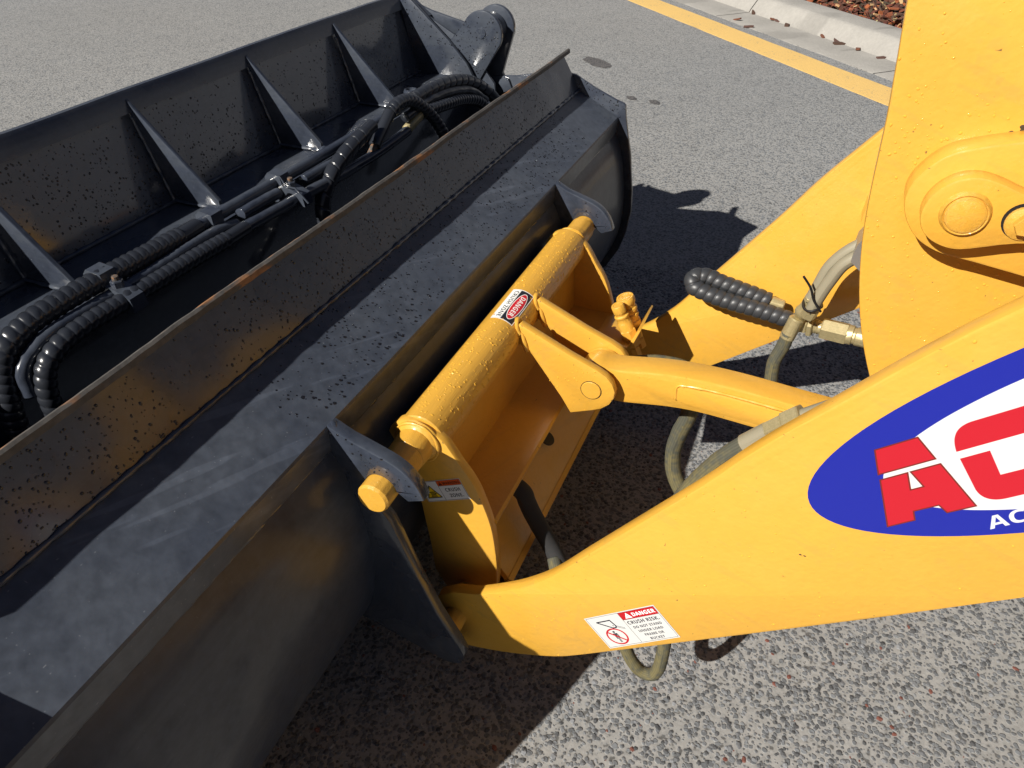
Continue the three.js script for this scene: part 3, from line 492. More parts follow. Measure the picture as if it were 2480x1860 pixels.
// tilt link
const linkShape = new THREE.Shape(); linkShape.moveTo(0.31, 0.462); linkShape.absarc(0.330, 0.508, 0.046, -1.9, 1.9 - 6.2832 + 6.2832, false);
const linkLine = (() => { const a = []; for (let i = 0; i <= 20; i++) { const t = -2.05 + 4.0 * i / 20; a.push([0.330 + 0.046 * Math.cos(t), 0.508 + 0.046 * Math.sin(t)]); } return a.concat(spline([[0.28, 0.553], [0.18, 0.571], [0.07, 0.577], [-0.12, 0.567], [-0.5, 0.545]], 20), spline([[-0.5, 0.455], [-0.03, 0.487], [0.13, 0.491], [0.27, 0.468]], 20)); })();
const link = mesh('tilt_link', plate(linkLine, 1.268, 1.332, 0.005), yellow, loader);
mesh('doubler_strip', plate([[0.150, 0.515], [0.152, 0.545], [0.145, 0.553], [0.06, 0.556], [-0.12, 0.547], [-0.45, 0.53], [-0.45, 0.47], [-0.03, 0.503], [0.13, 0.507]], 1.262, 1.270, 0.003), yellow, link);
mesh('weld_bead', weld([[1.266, 0.515, 0.152], [1.266, 0.55, 0.152], [1.266, 0.556, 0.13], [1.266, 0.558, 0.06], [1.266, 0.549, -0.12], [1.266, 0.53, -0.4]], 0.004, 51), yellow, link);
mesh('link_boss', bar(V(1.257, 0.508, 0.330), V(1.343, 0.508, 0.330), 0.043, 32), yellow, link);

// mast plate and the crank on it
const mastLine = spline([[-0.058, 1.36], [-0.060, 1.320], [-0.069, 1.246], [-0.077, 1.176], [-0.083, 1.098], [-0.088, 1.045], [-0.096, 0.989], [-0.114, 0.910], [-0.137, 0.840], [-0.167, 0.771], [-0.21, 0.69], [-0.28, 0.60], [-0.40, 0.52]], 40).concat([[-0.80, 0.50], [-0.80, 0.74], [-0.52, 0.93], [-0.46, 1.28], [-0.40, 1.345], [-0.14, 1.385]]);
const mast = mesh('mast_plate', plate(mastLine, 1.12, 1.145, 0.003), yellow, loader);
mesh('mast_edge', sweepX([[-0.063, 1.35], [-0.077, 1.35], [-0.105, 1.045], [-0.097, 1.045]], 1.155, 1.17), yellow, mast);
const crankLine = spline([[-0.60, 1.27], [-0.40, 1.225], [-0.233, 1.182], [-0.195, 1.171], [-0.160, 1.156], [-0.138, 1.132], [-0.126, 1.105], [-0.128, 1.078], [-0.141, 1.053], [-0.160, 1.034], [-0.190, 1.021], [-0.231, 1.016], [-0.298, 1.007], [-0.5, 0.98], [-0.62, 0.99]], 60);
const crank = mesh('crank_lever', plate(crankLine, 1.075, 1.1205, 0.003), yellow, loader);
const capShape = spline([[-0.40, 1.085], [-0.249, 1.129], [-0.222, 1.138], [-0.200, 1.1415], [-0.178, 1.137], [-0.159, 1.122], [-0.148, 1.101], [-0.147, 1.080], [-0.154, 1.063], [-0.167, 1.051], [-0.185, 1.044], [-0.204, 1.043], [-0.273, 1.065], [-0.40, 1.075]], 60);
const cap = mesh('pin_retainer', plate(capShape, 1.045, 1.0755, 0.003), yellow, crank);
mesh('pivot_pin', lathe(V(1.047, 1.093, -0.196), V(1.032, 1.093, -0.196), [[0, 0], [0.031, 0], [0.0295, 0.004], [0.0275, 0.007], [0.0265, 0.0085], [0.0245, 0.007], [0.0235, 0.009], [0.021, 0.010], [0, 0.0105]], 40), yellow, cap);
mesh('bolt_washer', lathe(V(1.046, 1.092, -0.264), V(1.03, 1.092, -0.264), [[0, 0], [0.0225, 0], [0.0225, 0.003], [0.021, 0.004], [0, 0.004]], 30), yellow, cap);
mesh('bolt_recess', lathe(V(1.0455, 1.094, -0.2625), V(1.03, 1.094, -0.2625), [[0, 0], [0.0245, 0], [0.0245, 0.0008], [0, 0.0008]], 30), black, cap);
mesh('bolt_head', hexBar(V(1.043, 1.092, -0.264), V(1.030, 1.092, -0.264), 0.0135), yellow, cap);
mesh('tilt_cylinder', bar(V(1.30, 0.60, -0.52), V(1.30, 0.95, -1.25), 0.05), yellow, loader);
// front frame and wheels behind the mast
mesh('front_frame', sweepX([[-0.72, 0.42], [-0.80, 0.95], [-1.3, 1.05], [-2.6, 1.05], [-2.7, 0.5], [-2.5, 0.40]], 0.98, 1.60, 1, null, 0.3), yellow, loader);
mesh('axle', bar(V(0.55, 0.58, -1.62), V(2.02, 0.58, -1.62), 0.09), yellow, loader);
for (const X of [0.42, 2.14]) {
  const w = mesh('wheel', (() => { const p = [[0.30, -0.17], [0.50, -0.19], [0.555, -0.16], [0.57, -0.10], [0.57, 0.10], [0.555, 0.16], [0.50, 0.19], [0.30, 0.17]].map(([r, y]) => new THREE.Vector2(r, y)); const g = new THREE.LatheGeometry(p, 64); g.rotateZ(Math.PI / 2); const c = V(X, 0.565, -1.62); g.translate(c.x, c.y, c.z); return toCreasedNormals(g, 0.6); })(), rubber, loader);
  mesh('wheel_rim', (() => { const p = [[0.0, -0.05], [0.16, -0.05], [0.20, -0.02], [0.29, -0.10], [0.31, -0.17], [0.31, 0.17], [0.2, 0.05], [0.0, 0.05]].map(([r, y]) => new THREE.Vector2(Math.max(1e-4, r), y)); const g = new THREE.LatheGeometry(p, 48); g.rotateZ(Math.PI / 2 * (X > 1 ? -1 : 1)); const c = V(X, 0.565, -1.62); g.translate(c.x, c.y, c.z); return toCreasedNormals(g, 0.5); })(), yellow, w);
}

// specks of mud thrown on the plates
{ const mud = std({ color: lin(0.05, 0.035, 0.02), roughness: 0.95 }), R = rng(33);
  for (const [X, Y, F, n, r, par] of [[1.12, 1.171, -0.219, 9, 0.0034, mast], [1.12, 1.171 + 0.012, -0.219 - 0.02, 4, 0.002, mast], [0.79, 0.665, -0.117, 5, 0.0013, armNear]]) {
    const g = []; for (let i = 0; i < n; i++) { const b = new THREE.IcosahedronGeometry(1, 1); const k = r * (0.35 + R()); b.scale(k * 0.3, k * (0.5 + R()), k * (0.6 + R())); b.translate(X, Y + (R() - 0.5) * r * 3.5, -F + (R() - 0.5) * r * 5); g.push(b); }
    mesh('mud_speck', mergeGeometries(g), mud, par);
  } }

// quick couplers on the hitch, painted over
{
  const br = mesh('coupler_bracket', plate([[0.42, 0.42], [0.415, 0.432], [0.325, 0.432], [0.300, 0.492], [0.296, 0.490], [0.318, 0.424]], 1.53, 1.66, 0.001), yellow, loader);
  const c1 = mesh('hydraulic_coupler', lathe(V(1.615, 0.415, 0.318), V(1.605, 0.535, 0.362), [[0, 0], [0.014, 0], [0.014, 0.03], [0.021, 0.032], [0.021, 0.055], [0.0185, 0.058], [0.0185, 0.066], [0.0215, 0.069], [0.0215, 0.076], [0.0195, 0.078], [0.0195, 0.084], [0.0225, 0.087], [0.0225, 0.094], [0.020, 0.097], [0.020, 0.104], [0.0215, 0.107], [0.0235, 0.110], [0.0235, 0.122], [0.0215, 0.126], [0.0165, 0.126], [0.0160, 0.1245], [0.0145, 0.1245], [0.014, 0.126], [0.0085, 0.126], [0.008, 0.1248], [0, 0.1248]], 32), yellow, loader);
  const c2 = mesh('hydraulic_coupler', lathe(V(1.568, 0.455, 0.334), V(1.562, 0.522, 0.364), [[0, 0], [0.0185, 0], [0.0185, 0.032], [0.0165, 0.036], [0.0165, 0.046], [0.0185, 0.049], [0.0185, 0.053], [0.0145, 0.056], [0.0145, 0.060], [0.0165, 0.063], [0.0165, 0.082], [0.0150, 0.0845], [0.0105, 0.0845], [0.0100, 0.083], [0, 0.083]], 30), yellow, loader);
  mesh('hex_body', hexBar(V(1.572, 0.418, 0.318), V(1.567, 0.466, 0.339), 0.0215, 0.003), yellow, c2);
  mesh('hex_nut', hexBar(V(1.578, 0.375, 0.300), V(1.574, 0.412, 0.316), 0.013, 0.002), yellow, c2);
  mesh('hex_nut', hexBar(V(1.62, 0.385, 0.306), V(1.617, 0.412, 0.317), 0.015, 0.002), yellow, c1);
}

// hoses of the loader
{
  const h = mesh('spiral_hose', hose([[1.715, 0.538, 0.020], [1.715, 0.546, 0.055], [1.715, 0.563, 0.140], [1.716, 0.572, 0.186], [1.705, 0.568, 0.212], [1.69, 0.554, 0.208], [1.682, 0.545, 0.175], [1.68, 0.534, 0.107], [1.68, 0.529, 0.047], [1.68, 0.521, -0.013], [1.68, 0.514, -0.052]], 0.0218, (q, a, r) => { const w = ((q / 0.0205 + a / Math.PI / 2) % 1 + 1) % 1; return r * (0.80 + 0.20 * Math.pow(Math.abs(Math.sin(w * Math.PI)), 0.32)) * (1 + 0.05 * (fbm(q * 45, 1.5, 256, 601, 2) - 0.5)); }, 520, 16), hoseSpiral, loader);
  hoseFit([1.715, 0.5385, 0.024], [1.715, 0.531, -0.016], 0.0155, zinc, h);
  const f = mesh('hose_fitting', hexBar(V(1.675, 0.517, -0.048), V(1.672, 0.519, -0.080), 0.0235), zinc, loader);
  mesh('hex_nut', hexBar(V(1.671, 0.5195, -0.082), V(1.669, 0.5205, -0.094), 0.0285), zinc, f);
  mesh('thread', lathe(V(1.669, 0.5205, -0.091), V(1.662, 0.5235, -0.115), [[0, 0], [0.0165, 0], [0.0180, 0.003], [0.0160, 0.006], [0.0180, 0.009], [0.0160, 0.012], [0.0180, 0.015], [0.016, 0.018], [0.016, 0.026], [0, 0.026]], 20), zinc, f);
  mesh('hex_nut', hexBar(V(1.663, 0.523, -0.112), V(1.653, 0.526, -0.172), 0.0265, 0.003), zinc, f);
  mesh('end_sleeve', lathe(V(1.653, 0.526, -0.170), V(1.643, 0.529, -0.23), [[0, 0], [0.0235, 0], [0.0235, 0.012], [0.020, 0.014], [0.020, 0.018], [0.0225, 0.021], [0.0225, 0.06], [0, 0.06]], 22), zinc, f);
  mesh('elbow_fitting', hose([[1.66, 0.508, -0.055], [1.655, 0.545, -0.058], [1.645, 0.580, -0.064], [1.64, 0.612, -0.070]], 0.0145, (s, a, r, l) => r * (1 + 0.35 * Math.exp(-Math.pow((s - l * 0.55) / 0.012, 2))), 60, 16), zinc, f);
  mesh('hex_nut', hexBar(V(1.627, 0.566, -0.072), V(1.622, 0.592, -0.078), 0.0175, 0.003), zinc, f);
  mesh('grey_hose', hose([[1.64, 0.79, -0.19], [1.64, 0.764, -0.142], [1.64, 0.736, -0.113], [1.64, 0.696, -0.089], [1.64, 0.641, -0.076], [1.64, 0.600, -0.068]], 0.0135, null, 60, 14), greyHose, loader);
  mesh('grey_hose', hose([[1.62, 0.78, -0.20], [1.62, 0.750, -0.150], [1.62, 0.717, -0.115], [1.62, 0.672, -0.097], [1.62, 0.622, -0.083], [1.622, 0.585, -0.076]], 0.0145, null, 60, 14), greyHose, loader);
  const cl = mesh('hose_clamp', sweepX([[-0.128, 0.775], [-0.125, 0.735], [-0.15, 0.715], [-0.17, 0.75], [-0.165, 0.79], [-0.14, 0.80]], 1.60, 1.672, 1, null, 0.4), steel, loader);
  mesh('clamp_block', sweepX([[-0.13, 0.83], [-0.128, 0.785], [-0.175, 0.785], [-0.19, 0.83], [-0.16, 0.845]], 1.69, 1.757, 1, null, 0.4), yellow, loader);
  mesh('cable_tie', hose([[1.585, 0.688, -0.040], [1.598, 0.655, -0.062], [1.602, 0.625, -0.075], [1.605, 0.598, -0.096]], 0.0028, null, 20, 8), black, loader);
  mesh('cable_tie', hose([...Array(13).keys()].map((i) => { const t = i / 12 * 6.2832; return [1.63 + 0.034 * Math.cos(t), 0.600 + 0.004 * Math.sin(t * 2), -0.076 + 0.021 * Math.sin(t)]; }), 0.0028, null, 40, 6), black, loader);
  const oa = mesh('sleeved_hose', hose([[1.64, 0.505, -0.0425], [1.64, 0.467, -0.038], [1.64, 0.415, -0.027], [1.64, 0.346, -0.033], [1.64, 0.27, -0.055], [1.62, 0.18, -0.10], [1.60, 0.10, -0.19]], 0.0165, lumpy(0.04, 60), 90, 16), weave, loader);
  hoseFit([1.648, 0.545, -0.052], [1.64, 0.488, -0.040], 0.0180, zinc, oa);
  mesh('sleeved_hose', hose([[1.46, 0.40, 0.37], [1.45, 0.445, 0.29], [1.45, 0.468, 0.21], [1.45, 0.462, 0.159], [1.45, 0.429, 0.138], [1.45, 0.338, 0.136], [1.45, 0.273, 0.150], [1.45, 0.197, 0.157], [1.44, 0.130, 0.140], [1.42, 0.06, 0.08], [1.38, 0.022, -0.02]], 0.0205, lumpy(0.05, 60), 140, 16), weave, loader);
  const oc = mesh('sleeved_hose', hose([[1.1, 0.604, -0.027], [1.1, 0.585, -0.010], [1.1, 0.556, 0.012], [1.1, 0.514, 0.038], [1.1, 0.460, 0.064], [1.1, 0.39, 0.09], [1.1, 0.31, 0.10]], 0.0175, lumpy(0.05, 60), 90, 16), weave, loader);
  hoseFit([1.1, 0.624, -0.042], [1.1, 0.578, -0.004], 0.0195, greyHose, oc);
  mesh('hex_nut', hexBar(V(1.1, 0.650, -0.064), V(1.1, 0.622, -0.040), 0.021), zinc, oc);
  mesh('hex_nut', hexBar(V(1.1, 0.676, -0.088), V(1.1, 0.650, -0.064), 0.024), zinc, oc);
  mesh('grey_hose', hose([[1.1, 0.67, -0.084], [1.1, 0.73, -0.16], [1.1, 0.78, -0.28]], 0.015, null, 30, 12), greyHose, oc);
  mesh('rubber_hose', hose([[1.0, 0.395, 0.445], [1.0, 0.402, 0.412], [1.0, 0.388, 0.392], [1.0, 0.365, 0.384], [1.0, 0.312, 0.360], [1.0, 0.254, 0.328], [0.98, 0.205, 0.29], [0.95, 0.17, 0.25]], 0.019, lumpy(0.03, 50), 90, 14), rubber, loader);
  mesh('sleeved_hose', hose([[0.985, 0.235, 0.315], [0.965, 0.222, 0.300], [0.945, 0.19, 0.275], [0.92, 0.15, 0.235]], 0.015, lumpy(0.10, 70), 50, 14), weave, loader);
  mesh('sleeved_hose', hose([[0.86, 0.36, 0.20], [0.85, 0.30, 0.155], [0.838, 0.226, 0.112], [0.835, 0.196, 0.094], [0.835, 0.178, 0.076], [0.835, 0.180, 0.056], [0.835, 0.206, 0.046], [0.836, 0.244, 0.044], [0.84, 0.29, 0.046], [0.86, 0.40, 0.07]], 0.0125, lumpy(0.05, 60), 130, 16), weave, loader);
}

// ---------------------------------------------------------------- labels and logo
function canvasTex(w, h, draw) { const c = document.createElement('canvas'); c.width = w; c.height = h; const x = c.getContext('2d'); draw(x, w, h); const t = new THREE.CanvasTexture(c); t.colorSpace = THREE.SRGBColorSpace; t.anisotropy = 8; return t; }
// flat label on a plate that faces the photographer: corners in (F, Y) as seen: top left, top right, bottom left
function flatLabel(name, tl, tr, bl, X, tx, parent, label, mat = {}) {
  const P = (a) => V(X, a[1], a[0]), br = [tr[0] + bl[0] - tl[0], tr[1] + bl[1] - tl[1]], g = new THREE.BufferGeometry(), pts = [tl, tr, bl, br].map(P);
  g.setAttribute('position', new THREE.Float32BufferAttribute(pts.flatMap((p) => [p.x, p.y, p.z]), 3));
  g.setAttribute('uv', new THREE.Float32BufferAttribute([0, 1, 1, 1, 0, 0, 1, 0], 2)); g.setIndex([0, 2, 1, 1, 2, 3]); g.computeVertexNormals();
  return mesh(name, g, std({ map: tx, roughness: 0.35, ...mat }), parent, label);
}
const RED = '#b3121c', INK = '#0c0d24';
flatLabel('danger_label', [0.1892, 0.3466], [0.0734, 0.4502], [0.1344, 0.2857], 0.7893, canvasTex(930, 498, (x, w, h) => {
  x.fillStyle = '#cdcdca'; x.fillRect(0, 0, w, h); x.strokeStyle = INK; x.lineWidth = 4; x.strokeRect(16, 16, w - 32, h - 32);
  const m = 452; x.fillStyle = RED; x.fillRect(m, 18, w - 18 - m, 108); x.beginPath(); x.moveTo(m, 18); x.lineTo(m, h - 18); x.moveTo(m, 126); x.lineTo(w - 18, 126); x.stroke();
  x.fillStyle = '#fff'; x.beginPath(); x.moveTo(500, 112); x.lineTo(546, 32); x.lineTo(592, 112); x.closePath(); x.fill(); x.fillStyle = RED; x.fillRect(541, 58, 10, 30); x.fillRect(541, 94, 10, 10);
  x.fillStyle = '#fff'; x.font = 'bold 76px sans-serif'; x.textAlign = 'left'; x.fillText('DANGER', 602, 100, 292);
  x.fillStyle = INK; x.textAlign = 'center'; x.font = 'bold 70px sans-serif'; x.fillText('CRUSH RISK.', 678, 204, 410); x.font = 'bold 50px sans-serif';
  ['DO NOT STAND', 'UNDER LOAD', 'FRAME OR', 'BUCKET'].forEach((t, i) => x.fillText(t, 680, 272 + i * 64, 400));
  x.lineWidth = 16; x.strokeStyle = INK; x.beginPath(); x.moveTo(110, 92); x.lineTo(292, 92); x.lineTo(310, 180); x.quadraticCurveTo(312, 206, 290, 210); x.lineTo(258, 208); x.lineTo(110, 92); x.stroke();
  x.lineWidth = 5; x.beginPath(); x.moveTo(308, 180); x.lineTo(400, 234); x.moveTo(304, 196); x.lineTo(396, 252); x.stroke(); x.beginPath(); x.arc(280, 176, 7, 0, 7); x.fillStyle = INK; x.fill();
  x.beginPath(); x.arc(222, 266, 15, 0, 7); x.fill(); x.fillRect(194, 288, 56, 16); x.fillRect(196, 290, 12, 84); x.fillRect(238, 290, 12, 84); x.fillRect(211, 290, 23, 62); x.fillRect(211, 346, 9, 86); x.fillRect(225, 346, 9, 86);
  x.lineWidth = 20; x.strokeStyle = RED; x.beginPath(); x.arc(222, 338, 118, 0, 7); x.moveTo(139, 255); x.lineTo(305, 421); x.stroke();
}), armNear, 'white danger label with a bucket above a crossed-out figure');
flatLabel('warning_label', [0.5560, 0.4880], [0.4650, 0.5335], [0.5335, 0.4430], 0.8583, canvasTex(760, 360, (x, w, h) => {
  x.fillStyle = '#d9dadb'; x.fillRect(0, 0, w, h); x.strokeStyle = '#16161c'; x.lineWidth = 6; x.strokeRect(10, 10, w - 20, h - 20);
  const m = 330; x.fillStyle = '#d5561a'; x.fillRect(m, 12, w - m - 14, 88); x.beginPath(); x.moveTo(m, 10); x.lineTo(m, h - 10); x.moveTo(m, 100); x.lineTo(w - 10, 100); x.stroke();
  x.fillStyle = '#16161c'; x.beginPath(); x.moveTo(352, 90); x.lineTo(384, 26); x.lineTo(416, 90); x.closePath(); x.fill(); x.fillStyle = '#d5561a'; x.fillRect(380, 50, 8, 20); x.fillRect(380, 76, 8, 8);
  x.fillStyle = '#16161c'; x.font = 'bold 66px sans-serif'; x.textAlign = 'left'; x.fillText('WARNING', 424, 82, 310);
  x.font = 'bold 84px sans-serif'; x.fillText('CRUSH', 410, 205, 280); x.fillText('ZONE.', 440, 305, 270);
  x.fillStyle = '#e8c21d'; x.strokeStyle = '#16161c'; x.lineWidth = 16; x.lineJoin = 'round'; x.beginPath(); x.moveTo(40, 290); x.lineTo(165, 80); x.lineTo(290, 290); x.closePath(); x.fill(); x.stroke();
  x.fillStyle = '#16161c'; x.fillRect(110, 186, 110, 14); x.fillRect(110, 262, 110, 12); for (let i = 0; i < 4; i++) x.fillRect(128 + i * 22, 206, 14, 50); x.fillRect(196, 212, 34, 14);
}), loader, 'white warning label with an orange band and yellow triangle');
{ // label wrapped over the cross tube
  const tx = canvasTex(720, 420, (x, w, h) => {
    x.fillStyle = '#f2f1ec'; x.fillRect(0, 0, w, h); x.fillStyle = '#23252c'; x.fillRect(14, 14, w - 28, 236);
    x.fillStyle = '#f2f1ec'; x.beginPath(); x.ellipse(w / 2, 132, 300, 104, 0, 0, 7); x.fill(); x.fillStyle = '#c8202b'; x.beginPath(); x.ellipse(w / 2, 132, 286, 92, 0, 0, 7); x.fill();
    x.fillStyle = '#f2f1ec'; x.font = 'bold 122px sans-serif'; x.textAlign = 'center'; x.fillText('DANGER', w / 2, 176, 460);
    x.fillStyle = '#2a2b2e'; x.font = 'bold 108px sans-serif'; x.fillText('CRUSH ZONE', w / 2, 350, 640); x.strokeStyle = '#2a2b2e'; x.lineWidth = 3; x.strokeRect(14, 262, w - 28, 142);
    const R = rng(12); x.fillStyle = '#c98f1c'; for (const [cx, cy, n] of [[60, 30, 8], [640, 400, 10], [560, 40, 6], [700, 200, 8]]) { x.beginPath(); for (let i = 0; i < n; i++) { const a = i / n * 6.28, r = 8 + 16 * R(); x.lineTo(cx + r * Math.cos(a), cy + r * Math.sin(a)); } x.fill(); }   // torn bits, paint showing
  });
  const pos = [], uv = [], idx = [], n = 16, a0 = 2.30, a1 = 1.20;       // from the top of the lettering round to its foot
  for (let i = 0; i <= n; i++) for (const [X, u] of [[1.355, 0], [1.225, 1]]) { const a = mix(a0, a1, i / n), p = V(X, TY + (TR + 0.0006) * Math.sin(a), TF + (TR + 0.0006) * Math.cos(a)); pos.push(p.x, p.y, p.z); uv.push(u, 1 - i / n); }
  for (let i = 0; i < n; i++) { const k = i * 2; idx.push(k, k + 2, k + 1, k + 1, k + 2, k + 3); }
  const g = new THREE.BufferGeometry(); g.setAttribute('position', new THREE.Float32BufferAttribute(pos, 3)); g.setAttribute('uv', new THREE.Float32BufferAttribute(uv, 2)); g.setIndex(idx); g.computeVertexNormals();
  mesh('danger_label', g, std({ map: tx, roughness: 0.45 }), tube, 'torn danger label with a red oval wrapped over the tube');
}
{ // oval maker's logo on the lift arm
  const W = 2040, H = 680, k = W / 0.84, sx = (s) => W / 2 + s * k, sy = (t) => H / 2 - t * k;
  const tx = canvasTex(W, H, (x) => {
    x.fillStyle = '#142093'; x.fillRect(0, 0, W, H); x.fillStyle = '#d6d6d4'; x.beginPath(); x.ellipse(W / 2, H / 2, 0.3112 * k, 0.1008 * k, 0, 0, 7); x.fill();
    const poly = (p) => { x.beginPath(); p.forEach(([s, t]) => x.lineTo(sx(s), sy(t))); x.closePath(); };
    x.lineJoin = 'miter';
    const A1 = [[-0.2954, 0.059], [-0.2459, 0.059], [-0.2425, 0.024], [-0.3084, 0.024]];
    const A2 = [[-0.3112, 0.0135], [-0.2795, 0.0135], [-0.2885, -0.0131], [-0.2703, -0.0131], [-0.2737, 0.0135], [-0.2407, 0.0135], [-0.233, -0.059], [-0.2646, -0.059], [-0.2679, -0.0447], [-0.2998, -0.0447], [-0.3049, -0.059], [-0.3376, -0.0595]];
    for (const p of [A1, A2]) { poly(p); x.strokeStyle = '#6d1f16'; x.lineWidth = 9; x.stroke(); x.fillStyle = '#b81526'; x.fill(); }
    x.fillStyle = '#b81526'; x.beginPath(); x.moveTo(sx(-0.2175), sy(0.0247)); x.bezierCurveTo(sx(-0.213), sy(0.048), sx(-0.203), sy(0.0595), sx(-0.1843), sy(0.0595)); x.lineTo(sx(-0.125), sy(0.0595)); x.bezierCurveTo(sx(-0.108), sy(0.0595), sx(-0.106), sy(0.045), sx(-0.112), sy(0.0247)); x.closePath(); x.fill();
    x.beginPath(); x.moveTo(sx(-0.2184), sy(0.014)); x.lineTo(sx(-0.1861), sy(0.014)); x.lineTo(sx(-0.1904), sy(-0.0232)); x.lineTo(sx(-0.14), sy(-0.0232)); x.lineTo(sx(-0.15), sy(-0.059)); x.lineTo(sx(-0.1999), sy(-0.059)); x.bezierCurveTo(sx(-0.218), sy(-0.058), sx(-0.2225), sy(-0.047), sx(-0.2225), sy(-0.0353)); x.closePath(); x.fill();
    x.save(); x.translate(sx(-0.2335), sy(-0.1005)); x.rotate(-0.04); x.transform(1.25, 0, -0.16, 1, 0, 0); x.fillStyle = '#d6d6d4'; x.font = 'bold ' + Math.round(0.0275 * k) + 'px sans-serif'; x.fillText('AC', 0, 0); x.restore();
  });
  const pos = [], uv = [], idx = [], n = 96, S = [-0.743, 0.669], T = [0.669, 0.743], C = [-0.4127, 1.036];
  const add = (s, t) => { const p = V(0.7893, C[1] + S[1] * s + T[1] * t, C[0] + S[0] * s + T[0] * t); pos.push(p.x, p.y, p.z); uv.push(0.5 + s / 0.84, 0.5 + t / 0.28); };
  add(0, 0); for (let i = 0; i <= n; i++) { const a = i / n * Math.PI * 2; add(0.4103 * Math.cos(a), 0.1335 * Math.sin(a)); if (i) idx.push(0, i, i + 1); }
  const g = new THREE.BufferGeometry(); g.setAttribute('position', new THREE.Float32BufferAttribute(pos, 3)); g.setAttribute('uv', new THREE.Float32BufferAttribute(uv, 2)); g.setIndex(idx); g.computeVertexNormals();
  mesh('oval_logo', g, phy({ map: tx, roughness: 0.3, clearcoat: 0.4, clearcoatRoughness: 0.15 }), armNear, 'blue and white oval logo with red slanted letters');
}

// ---------------------------------------------------------------- rain drops standing on the paint
const dropGeo = (() => { const g = new THREE.SphereGeometry(1, 8, 5, 0, Math.PI * 2, 0, Math.PI * 0.5); return g; })();
const dropDark = phy({ color: lin(0.012, 0.013, 0.017), roughness: 0.06 }), dropYellow = phy({ color: lin(0.68, 0.37, 0.045), roughness: 0.07 });
// a list of patches [corner, edge a, edge b, how many]; drops sit on the patch, on the side normal points to
function drops(parent, mat, patches, seed, rmin, rmax, cluster = 1) {
  const R = rng(seed), list = [];
  for (const [o, a, b, n, keep, bow] of patches) {
    const nn = new THREE.Vector3().crossVectors(a, b).normalize(); if (nn.y < -0.01) nn.negate(); const q = new THREE.Quaternion().setFromUnitVectors(new THREE.Vector3(0, 1, 0), nn);
    for (let i = 0; i < n; i++) {
      const u = R(), v = R(), r = rmin + (rmax - rmin) * Math.pow(R(), 2.2), p = o.clone().addScaledVector(a, u).addScaledVector(b, v);
      if (fbm(p.x * 4 + 20, (p.y + p.z) * 7 + 20, 4096, seed, 3) < 0.26 + 0.3 * R()) continue;
      if (keep && !keep(p)) continue;
      if (bow) p.z -= bow(p.x) * u;
      list.push([p, q, r, R() * 6.28, 0.8 + 0.7 * R(), 0.35 + 0.25 * R()]);
    }
  }
  const im = new THREE.InstancedMesh(dropGeo, mat, list.length); im.name = 'rain_drops'; im.userData.kind = 'stuff';
  list.forEach(([p, q, r, a, l, h], i) => { M4.compose(p, q.clone().multiply(Q4.setFromAxisAngle(new THREE.Vector3(0, 1, 0), a)), S3.set(r, r * h, r * l)); im.setMatrixAt(i, M4); });
  parent.add(im); return im;
}
const D = (X, Y, F) => new THREE.Vector3(X, Y, -F);
drops(bucket, dropDark, [
  [V(0.15, 0.7745, 0.7702), D(0, 0.098, 0.0568), D(2.22, 0, 0), 2300, null, dents],                         // upright panel
  [V(0.7, 0.7118, 0.642), D(0, 0.066, 0.131), D(1.7, 0, 0), 1300],                             // ledge
  [V(0.2, 0.80, 1.3309), D(0, 0.19, 0.0596), D(2.15, 0, 0), 3800, null, (X) => clamBow(X) * 0.9 + 0.0005],                            // front panel
], 61, 0.0008, 0.0027);
const inside = (poly) => (p) => { const f = -p.z, y = p.y; let c = false; for (let i = 0, j = poly.length - 1; i < poly.length; j = i++) if ((poly[i][1] > y) !== (poly[j][1] > y) && f < (poly[j][0] - poly[i][0]) * (y - poly[i][1]) / (poly[j][1] - poly[i][1]) + poly[i][0]) c = !c; return c; };
const armOut = inside(armLine()), armIn = (p) => { const f = -p.z + 0.4127, y = p.y - 1.036, a = (-0.743 * f + 0.669 * y) / 0.415, b = (0.669 * f + 0.743 * y) / 0.138; return armOut(p) && a * a + b * b > 1 && !(-p.z < 0.19 && -p.z > 0.018 && p.y < 0.45 && p.y > 0.28); }, mastIn = inside(mastLine), clevIn = inside(clevisLine);
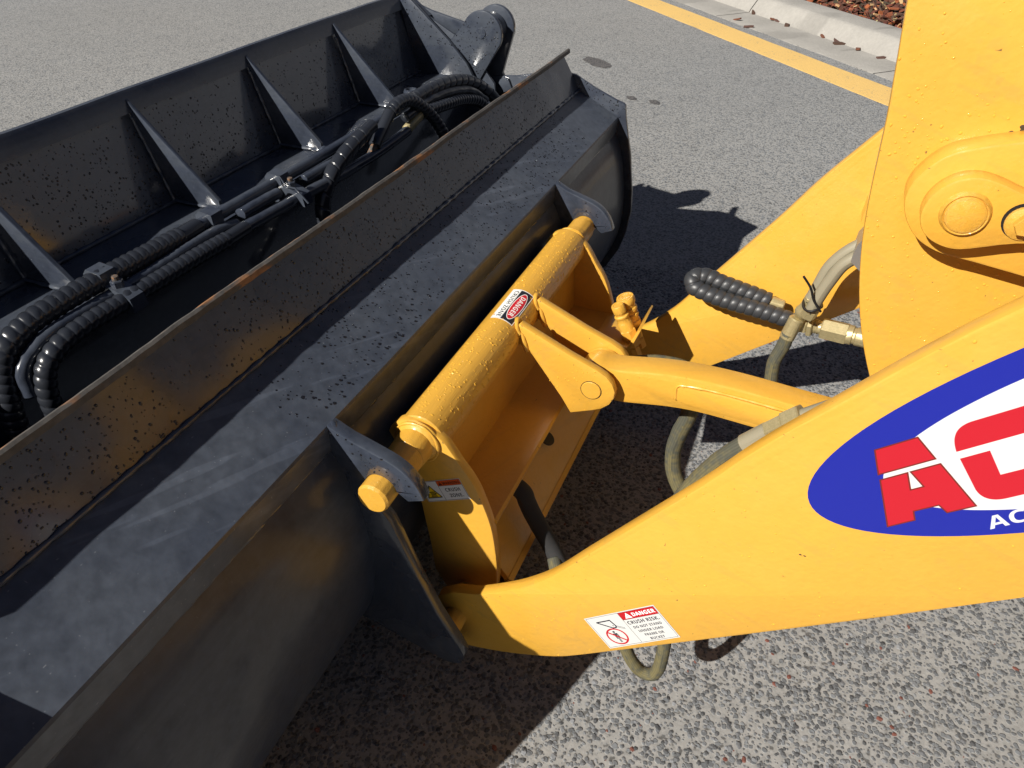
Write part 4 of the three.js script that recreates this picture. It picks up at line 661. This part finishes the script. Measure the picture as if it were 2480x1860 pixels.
const rib4 = inside([[1.392, 1.022], [1.345, 1.022], [1.209, 0.905], [1.150, 0.843], [1.125, 0.798], [1.335, 0.792]]), lugIn = inside([[1.216, 0.904], [1.160, 0.966], [1.13, 0.99], [1.098, 1.0], [1.06, 0.99], [1.037, 0.96], [1.03, 0.92], [1.112, 0.786], [1.148, 0.844]]), endIn = inside(endLine), earIn = (X) => inside([[0.63, 0.70], [0.597, 0.69], [0.53, 0.668], [0.49, 0.64], [0.475, 0.605], [0.51, 0.605], [0.53, 0.63], [0.57, 0.625], [0.60, 0.64]]);
drops(bucket, dropDark, [
  [V(2.352, 0.79, 1.40), D(0, 0, -0.28), D(0, 0.24, 0), 420, rib4], [V(2.37, 0.78, 1.22), D(0, 0, -0.20), D(0, 0.23, 0), 380, lugIn],
  [V(2.427, 0.70, 0.80), D(0, 0, -0.22), D(0, 0.13, 0), 220, endIn], [V(0.728, 0.60, 0.64), D(0, 0, -0.18), D(0, 0.11, 0), 120, earIn()], [V(1.818, 0.60, 0.64), D(0, 0, -0.18), D(0, 0.11, 0), 160, earIn()],
], 73, 0.0009, 0.0026);
drops(loader, dropYellow, [
  [V(0.79, 0.12, 0.45), D(0, 0, -0.95), D(0, 1.1, 0), 900, armIn],
  [V(1.757, 0.12, 0.45), D(0, 0, -0.95), D(0, 1.1, 0), 320, armIn],
  [V(1.12, 0.75, -0.05), D(0, 0, -0.45), D(0, 0.65, 0), 1900, mastIn],
  [V(1.235, 0.43, 0.52), D(0, 0, -0.25), D(0, 0.21, 0), 260, clevIn],
], 67, 0.0006, 0.0021);
{ // drops all over the cross tube
  const R = rng(71), l = []; for (let i = 0; i < 900; i++) { const a = 0.9 + R() * 2.3, X = 0.885 + R() * 0.79; if (X > 1.215 && X < 1.365 && a < 2.36) continue; l.push([X, a, 0.0008 + 0.0017 * Math.pow(R(), 2), 0.8 + 0.8 * R(), 0.3 + 0.3 * R()]); }
  const im = new THREE.InstancedMesh(dropGeo, dropYellow, l.length); im.name = 'rain_drops'; im.userData.kind = 'stuff';
  l.forEach(([X, a, r, e, h], i) => { M4.compose(V(X, TY + TR * Math.sin(a), TF + TR * Math.cos(a)), Q4.setFromUnitVectors(new THREE.Vector3(0, 1, 0), new THREE.Vector3(0, Math.sin(a), -Math.cos(a))), S3.set(r, r * h, r * e)); im.setMatrixAt(i, M4); });
  loader.add(im);
}

scene.traverse((o) => { if (o.isMesh) { o.castShadow = true; o.receiveShadow = true; } });
renderer.render(scene, camera);
